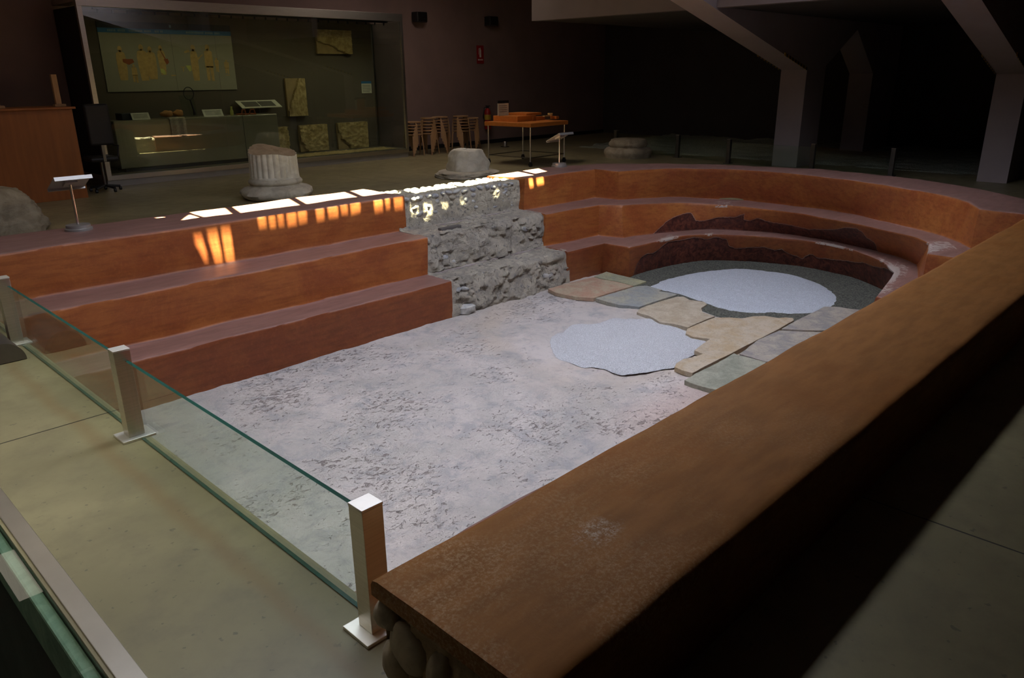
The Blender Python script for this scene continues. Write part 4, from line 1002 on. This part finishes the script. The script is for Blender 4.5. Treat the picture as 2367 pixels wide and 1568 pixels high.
fig(-.86, -.33, .20, .15, .14); fig(-.68, -.36, -.08, .08, .08, legs=True); fig(-.52, -.34, .23, .15, .16, dy=.0004); fig(-.38, -.32, .2, .16, .15, dy=.0008); fig(-.2, -.25, .22, .11, .12)
fig(.36, -.35, .24, .13, .12); fig(.62, -.35, .25, .13, .14, legs=True); fig(.76, -.2, .03, .05, .08, legs=True, dy=.0004); fig(.94, -.23, .0, .07, .09, legs=True)
mb = MB(); mb.add([(-.84, -.0162, .0), (-.68, -.0162, .0), (-.66, -.0162, -.05), (-.75, -.0162, -.09), (-.84, -.0162, -.05)], [(0, 1, 2, 3, 4)])
mb.add([(-.17, -.0162, .0), (-.1, -.0162, .01), (-.085, -.0162, -.05), (-.13, -.0162, -.09)], [(0, 1, 2, 3)]); mb.add([(-.21, -.0162, .14), (-.2, -.0162, .14), (-.13, -.0162, .0), (-.15, -.0162, .0)], [(0, 1, 2, 3)])
mb.build('printed_bag', M['fig_red'], t)
mb = MB(); mb.add([(-.25, -.0165, -.15), (-.2, -.0165, -.15), (-.16, -.0165, -.22), (-.19, -.0165, -.25), (-.25, -.0165, -.21)], [(0, 1, 2, 3, 4)])
mb.add([(.19, -.0165, -.1), (.28, -.0165, -.1), (.29, -.0165, -.18), (.25, -.0165, -.2)], [(0, 1, 2, 3)]); mb.build('printed_cloth', M['fig_green'], t)
mb = MB().box(.1, -.016, -.13, .18, -.0145, -.12).box(.135, -.016, -.2, .15, -.0145, -.12); mb.add([(.28, -.016, .16), (.2, -.016, .13), (.2, -.016, .1), (.3, -.016, .12)], [(0, 1, 2, 3)]); mb.add([(.42, -.016, .02), (.52, -.016, .09), (.52, -.016, .07), (.42, -.016, -.02)], [(0, 1, 2, 3)])
mb.box(.9, -.016, -.27, .98, -.0145, -.26); mb.box(-.08, -.016, -.27, .0, -.0145, -.25)
mb.build('printed_details', M['fig'], t)
tag(t, 'wide printed panel with ochre drawn figures under a blue heading, inside the showcase', 'panel')

# relief plaques on the back panel
def plaque(x0, z0, x1, z1, seed, edge, lab):
    t = empty('relief_plaque', ((x0 + x1) / 2, YW - .03, (z0 + z1) / 2)); w_, h = x1 - x0, z1 - z0
    MB().box(-w_ / 2, -.02, -h / 2, w_ / 2, .03, h / 2).build('mortar_backing', M['backing'], t, bevel=.003)
    P = []; n = 44
    for j in range(n + 1):
        row = []
        for i in range(n + 1):
            u, v = i / n, j / n; lim = edge(u, v) + .07 * fbm((u, v, seed), 5, seed)
            hgt = .045 if lim > 0 else .0
            row.append(((u - .5) * w_, -.021 - hgt * (1 + .35 * fbm((u, v, 1), 9, seed)) if lim > 0 else -.0195, (v - .5) * h))
        P.append(row)
    MB().grid(P).build('relief_fragment', M['ochre'], t, smooth_=50)
    return tag(t, lab, 'relief', 'fresco fragments in the showcase')
plaque(8.72, 2.02, 9.51, 2.46, 1, lambda u, v: v - .35 + (u - .3) * .6, 'ochre relief fragment mounted high at the right of the showcase')
plaque(7.96, .875, 8.36, 1.57, 2, lambda u, v: u - v * .8 + .12, 'tall narrow ochre relief fragment at mid height in the showcase')
plaque(7.33, .23, 7.9, .69, 3, lambda u, v: .9 - u + .1, 'low ochre relief fragment partly behind the fluted column')
plaque(8.15, .19, 8.77, .697, 4, lambda u, v: u + v * .6 - .25, 'low ochre relief fragment, middle of the bottom row, right of the fluted column')
plaque(9.03, .175, 9.75, .70, 5, lambda u, v: u + v * .7 - .42, 'low ochre relief fragment nearest the right corner of the showcase')
t = empty('caption_card', (9.85, YW - .004, 1.38))
MB().box(-.125, -.006, -.12, .125, 0, .07).build('card', M['label'], t); MB().box(-.125, -.007, .07, .125, 0, .115).build('blue_header', M['print_blue'], t)
mb = MB()
for k in range(5): mb.box(-.1, -.0075, .03 - k * .03, .1 - .03 * (k == 4), -.006, .038 - k * .03)
mb.build('text_lines', M['ink'], t)
tag(t, 'small cream caption card with blue header at the right end of the showcase', 'card')
# low counter inside
t = empty('display_counter', (5.7, 13.2, .17))
MB().box(-1.2, -.12, .06, 1.62, .32, .80).build('counter_body', M['plinth'], t, bevel=.012)
MB().box(-1.12, -.08, 0, 1.55, .28, .06).build('counter_foot', M['black'], t)
MB().box(.95, -.124, .06, .955, -.119, .8).build('counter_joint', M['black'], t)
tag(t, 'long grey green metal counter inside the left half of the showcase', 'counter')
CT = .97
def small_card(x, y, w_, h, lab, mat='label', tilt=-.5):
    Mx = Matrix.Rotation(tilt, 4, 'X'); t = empty('display_card', (x, y, CT))
    MB().box(-w_ / 2, 0, 0, w_ / 2, .006, h, M4=Mx).build('card', M[mat], t)
    mb = MB()
    for k in range(4): mb.box(-w_ * .4, -.0015, h * (.75 - k * .17), w_ * .4, 0, h * (.8 - k * .17), M4=Mx)
    mb.build('text_lines', M['ink'], t)
    return tag(t, lab, 'card', 'cards on the showcase counter')
small_card(4.95, 13.12, .28, .12, 'cream text card at the left end of the showcase counter')
small_card(6.16, 13.12, .35, .13, 'pale picture card between mirror stand and small vase on the counter')
o = MB().box(-.17, -.14, 0, .17, .14, .1).build('dark_box', M['print_black'], bevel=.004); o.location = (4.85, 13.33, CT); tag(o, 'small dark box behind the left text card on the counter', 'box')
t = empty('towel', (5.5, 13.15, CT)); P = []
for j in range(26):
    row = []
    for i in range(15):
        u = -.13 + .26 * i / 14; s = j / 25 * .48
        y = .1 - s if s < .19 else -.09 - .012; z = .014 if s < .18 else .014 - (s - .18)
        row.append((u + .01 * nz((u, s, 0), 9), y + .012 * math.sin(u * 50 + 1) * (s > .15), z + .006 * nz((u, s, 4), 20)))
    P.append(row)
MB().grid(P).build('towel_cloth', M['cloth'], t, smooth_=180)
mb = MB()
for k in range(14): mb.tube([(-.125 + k * .019, -.102, -.28), (-.125 + k * .019 + .003, -.104, -.325)], .004, 5)
mb.build('fringe', M['cloth'], t)
tag(t, 'beige fringed towel hanging over the front of the showcase counter', 'towel')
o = MB().ell((0, 0, .05), (.11, .08, .05), jit=.3, nu=16, nv=10).build('sponge', M['terracotta'], smooth_=180); o.location = (5.42, 13.26, CT + .02); tag(o, 'brown sponge lying left on the beige towel', 'sponge', 'sponges on the towel')
o = MB().ell((0, 0, .05), (.09, .07, .055), jit=.3, nu=16, nv=10).build('sponge', M['terracotta'], smooth_=180); o.location = (5.62, 13.28, CT + .02); tag(o, 'golden brown sponge lying right on the beige towel', 'sponge', 'sponges on the towel')
t = empty('strigil_stand', (5.86, 13.35, CT))
MB().box(-.12, 0, 0, .12, .01, .36, M4=Matrix.Rotation(-.25, 4, 'X')).build('clear_backing', M['glass'], t)
mb = MB(); mb.tube([(.085 * math.cos(a * PI / 12), -.03, .38 + .1 * math.sin(a * PI / 12)) for a in range(25)], .008, 6)
mb.tube([(.01, -.03, .28), (.05, -.03, .1), (.06, -.03, .03)], [.012, .016, .03], 8); mb.build('iron_ring', M['black'], t, smooth_=60)
tag(t, 'dark iron ring with hanging tools on a clear stand on the counter', 'exhibit')
o = MB().lathe([(.02, 0), (.03, .02), (.028, .08), (.016, .1), (.016, .14), (.022, .15)], 20).build('small_vase', M['fig_green'], smooth_=50); o.location = (6.5, 13.15, CT); tag(o, 'small pale cylindrical vase near the right of the counter', 'vase')
t = empty('sandals', (6.8, 13.2, CT))
for dx, a in ((-.08, .3), (.1, -.2)):
    Mx = Matrix.Translation((dx, 0, 0)) @ Matrix.Rotation(a, 4, 'Z')
    MB().box(-.05, -.11, 0, .05, .11, .02, M4=Mx).build('sole', M['fig_red'], t, bevel=.01)
    MB().tube([Mx @ Vector((-.05, -.03, .01)), Mx @ Vector((-.03, -.03, .08)), Mx @ Vector((.03, -.03, .09)), Mx @ Vector((.05, -.03, .01))], .012, 8).build('strap', M['fig_red'], t)
tag(t, 'pair of brown leather sandals at the right end of the counter', 'sandals')
t = empty('tilted_sign', (7.3, 13.66, 1.12)); Mx = Matrix.Rotation(.45, 4, 'X') @ Matrix.Rotation(0, 4, 'Z')
MB().box(-.4, -.14, 0, .4, .14, .012, M4=Mx).build('sign_board', M['label'], t)
MB().box(-.32, -.1, .012, -.02, .09, .014, M4=Mx).box(.0, -.1, .012, .3, .09, .014, M4=Mx).build('sign_picture', M['ink'], t)
MB().tube([(0, 0, -.95), (0, 0, 0)], .012).build('sign_pole', M['steel_dark'], t)
tag(t, 'tilted cream information sign with two pictures, right of the counter inside the showcase', 'sign')
P = [[(7.5 + 2.4 * i / 50, 12.95 + .5 * j / 12, .178 + .02 * abs(fbm((i * .05, j * .05, 0), 12, 3))) for i in range(51)] for j in range(13)]
tag(MB().grid(P).build('mosaic_fragments', M['ochre'], smooth_=60), 'low bed of ochre fragments along the floor of the showcase, right half', 'fragments', kind='stuff')

# ================================================================== STOOLS
def make_stool():
    t = empty('wooden_stool')
    MB().lathe([(.165, .425), (.17, .43), (.17, .442), (.165, .447)], 28).build('seat', M['stool_wood'], t, smooth_=40)
    for k in range(4):
        a = PI / 4 + k * PI / 2; c, s = math.cos(a), math.sin(a)
        mb = MB(); pts = [(.09, .415), (.15, .413), (.172, .40), (.182, .37), (.215, .0)]
        vs = []; wd = .014
        for r, z in pts:
            for (dr, dw) in ((-.007, -wd), (.007, -wd), (.007, wd), (-.007, wd)):
                rr_ = r + dr * (1 if z < .41 else 0); zz = z + (dr if z >= .41 else 0)
                vs.append((rr_ * c - dw * s, rr_ * s + dw * c, max(0, zz)))
        fs = [(0, 3, 2, 1)] + [(4 * i + q, 4 * i + (q + 1) % 4, 4 * i + 4 + (q + 1) % 4, 4 * i + 4 + q) for i in range(len(pts) - 1) for q in range(4)] + [tuple(4 * (len(pts) - 1) + q for q in range(4))]
        mb.add(vs, fs); mb.build('leg', M['stool_wood'], t)
    return t
st0 = make_stool(); used = False
names = ['first', 'second', 'third', 'fourth', 'fifth']
ords = ['bottom', 'second from bottom', 'third from bottom', 'third from top', 'second from top', 'topmost']
for si, (sx, n, rot, hd) in enumerate(((10.33, 5, .1, 1), (10.75, 6, .35, 1), (11.18, 6, .75, -1), (11.68, 6, .2, -1), (12.1, 5, .5, 1))):
    for k in range(n):
        kk = k if n == 6 else (k if k < 3 else k + 1)
        lab = '%s wooden stool in the %s stack counted from the showcase' % (ords[kk], names[si])
        loc = (sx, 12.95 + (.12 if si in (2, 4) else 0), k * .062); rz = rot + hd * k * .11
        if not used:
            st0.location = loc; st0.rotation_euler = (0, 0, rz); st0['label'] = lab; st0['category'] = 'stool'; st0['group'] = 'stacked wooden stools'; used = True
        else: dup(st0, loc, rz, lab, 'stacked wooden stools')

# ================================================================== WALL FITTINGS
def on_wall(x, y): return ony(x, y, 13.89)
t = empty('fire_extinguisher', (13.3, 13.78, .35))
MB().lathe([(.07, 0), (.08, .02), (.08, .40), (.06, .46), (.025, .49)], 24).build('cylinder', M['red'], t, smooth_=40)
MB().lathe([(.0815, .08), (.0815, .34)], 24).build('yellow_label', M['yellow'], t, smooth_=40)
MB().lathe([(.0822, .18), (.0822, .22)], 24).build('red_label_band', M['red'], t, smooth_=40)
MB().box(-.02, -.03, .49, .02, .03, .54).box(-.015, -.09, .53, .015, .05, .55).build('valve_handle', M['black'], t, bevel=.004)
MB().tube([(0, 0, .52), (-.1, 0, .5), (-.13, 0, .35), (-.1, 0, .1)], .013).build('hose', M['black'], t, smooth_=60)
MB().box(-.05, .07, .25, .05, .11, .32).build('wall_bracket', M['black'], t)
tag(t, 'red fire extinguisher with yellow label hung on the dark wall', 'extinguisher')
t = empty('extinguisher_sign', (13.2, 13.89, 2.05))
MB().box(-.11, -.01, -.2, .11, 0, .2).build('sign_plate', M['red'], t)
MB().box(-.026, -.012, -.06, .026, -.01, .11).box(-.01, -.012, .11, .01, -.01, .15).box(-.045, -.012, .12, .0, -.01, .135).box(-.055, -.012, .0, -.045, -.01, .13).build('extinguisher_symbol', M['white'], t)
mb = MB()
for k in range(6): mb.box(-.08 + k * .028, -.012, -.13, -.062 + k * .028, -.01, -.1)
mb.build('sign_lettering', M['white'], t)
tag(t, 'red sign with a white extinguisher symbol on the dark wall', 'sign')
for x, lab in ((11.3, 'small black loudspeaker on the wall nearest the showcase'), (13.45, 'small black loudspeaker on the wall above the extinguisher sign')):
    t = empty('wall_speaker', (x, 13.75, 2.68))
    MB().box(-.14, -.1, 0, .14, .09, .2).build('speaker_box', M['black'], t, bevel=.015)
    MB().box(-.12, -.108, .015, .12, -.1, .185).build('grille', M['steel_dark'], t)
    MB().box(-.03, .09, .07, .03, .14, .13).build('bracket', M['black'], t)
    tag(t, lab, 'speaker', 'black wall loudspeakers')

# ================================================================== TROLLEY TABLE with wooden model
A = Vector((10.35, 9.62, 0)); ux = Vector((1.04, .06, 0)); uy = Vector((.16, 1.05, 0))
t = empty('trolley_table', tuple(A), math.atan2(.06, 1.04))
MB().box(-.03, -.03, .70, 1.08, 1.1, .77).build('tabletop', M['table_wood'], t, bevel=.004)
for x, y in ((.02, .02), (1.03, .02), (.02, 1.05), (1.03, 1.05)):
    l = MB().tube([(x, y, .09), (x, y, .7)], .016, 10).build('leg', M['chrome'], t, smooth_=60)
    MB().tube([(x - .012, y, .04), (x + .012, y, .04)], .04, 16).box(x - .018, y - .02, .05, x + .018, y + .02, .09).build('caster', M['black'], l)
for a, b in (((.02, .02), (1.03, .02)), ((1.03, .02), (1.03, 1.05)), ((1.03, 1.05), (.02, 1.05)), ((.02, 1.05), (.02, .02))):
    MB().tube([(*a, .16), (*b, .16)], .008, 8).build('lower_rail', M['steel_dark'], t)
tag(t, 'orange wooden table on thin metal legs with casters, right of the stools', 'table')
t = empty('wooden_model', (10.9, 10.2, .77), .06)
MB().box(-.42, -.1, 0, .12, .5, .1).build('model_block', M['table_wood'], t, bevel=.004)
MB().box(-.1, -.05, .1, .35, .45, .14).box(.12, -.1, 0, .4, .5, .07).build('model_upper', M['table_wood'], t, bevel=.004)
mb = MB()
for k in range(5): mb.box(.0 + k * .02, -.13, 0, .01 + k * .02, -.1, .08)
mb.build('model_steps', M['desk_wood'], t)
tag(t, 'orange wooden building model on the trolley table', 'model')
t = empty('model_pieces', (11.25, 10.0, .84))
MB().box(-.12, -.02, 0, .0, .03, .02).build('piece_plate', M['fig'], t); MB().lathe([(.03, 0), (.05, .03), (.05, .06)], 12, (.06, 0)).build('piece_cup', M['fig'], t); MB().box(.12, -.1, -.05, .2, .05, .0).build('piece_block', M['table_wood'], t)
tag(t, 'small pale orange pieces resting on the right end of the wooden model', 'model pieces')
t = empty('table_sign', (10.6, 10.55, .77))
MB().box(-.14, 0, .1, .14, .012, .32).build('sign_sheet', M['label'], t); MB().box(-.145, -.001, .32, .145, .012, .37).build('dark_header', M['black'], t)
MB().box(-.1, .012, 0, .1, .05, .34).build('sign_support', M['table_wood'], t)
mb = MB()
for k in range(4): mb.box(-.11, -.0015, .27 - k * .035, .1, 0, .28 - k * .035)
mb.build('text_lines', M['ink'], t)
tag(t, 'cream text sign with a dark header standing at the back of the trolley table', 'sign')
t = empty('floor_light', (13.0, 12.9, 0)); MB().lathe([(.05, 0), (.05, .1), (.04, .12)], 16).build('light_body', M['steel'], t, smooth_=40); MB().lathe([(.1, 0), (.1, .01)], 20).build('light_flange', M['black'], t)
tag(t, 'small steel floor light near the back wall, seen under the trolley table', 'floor light')
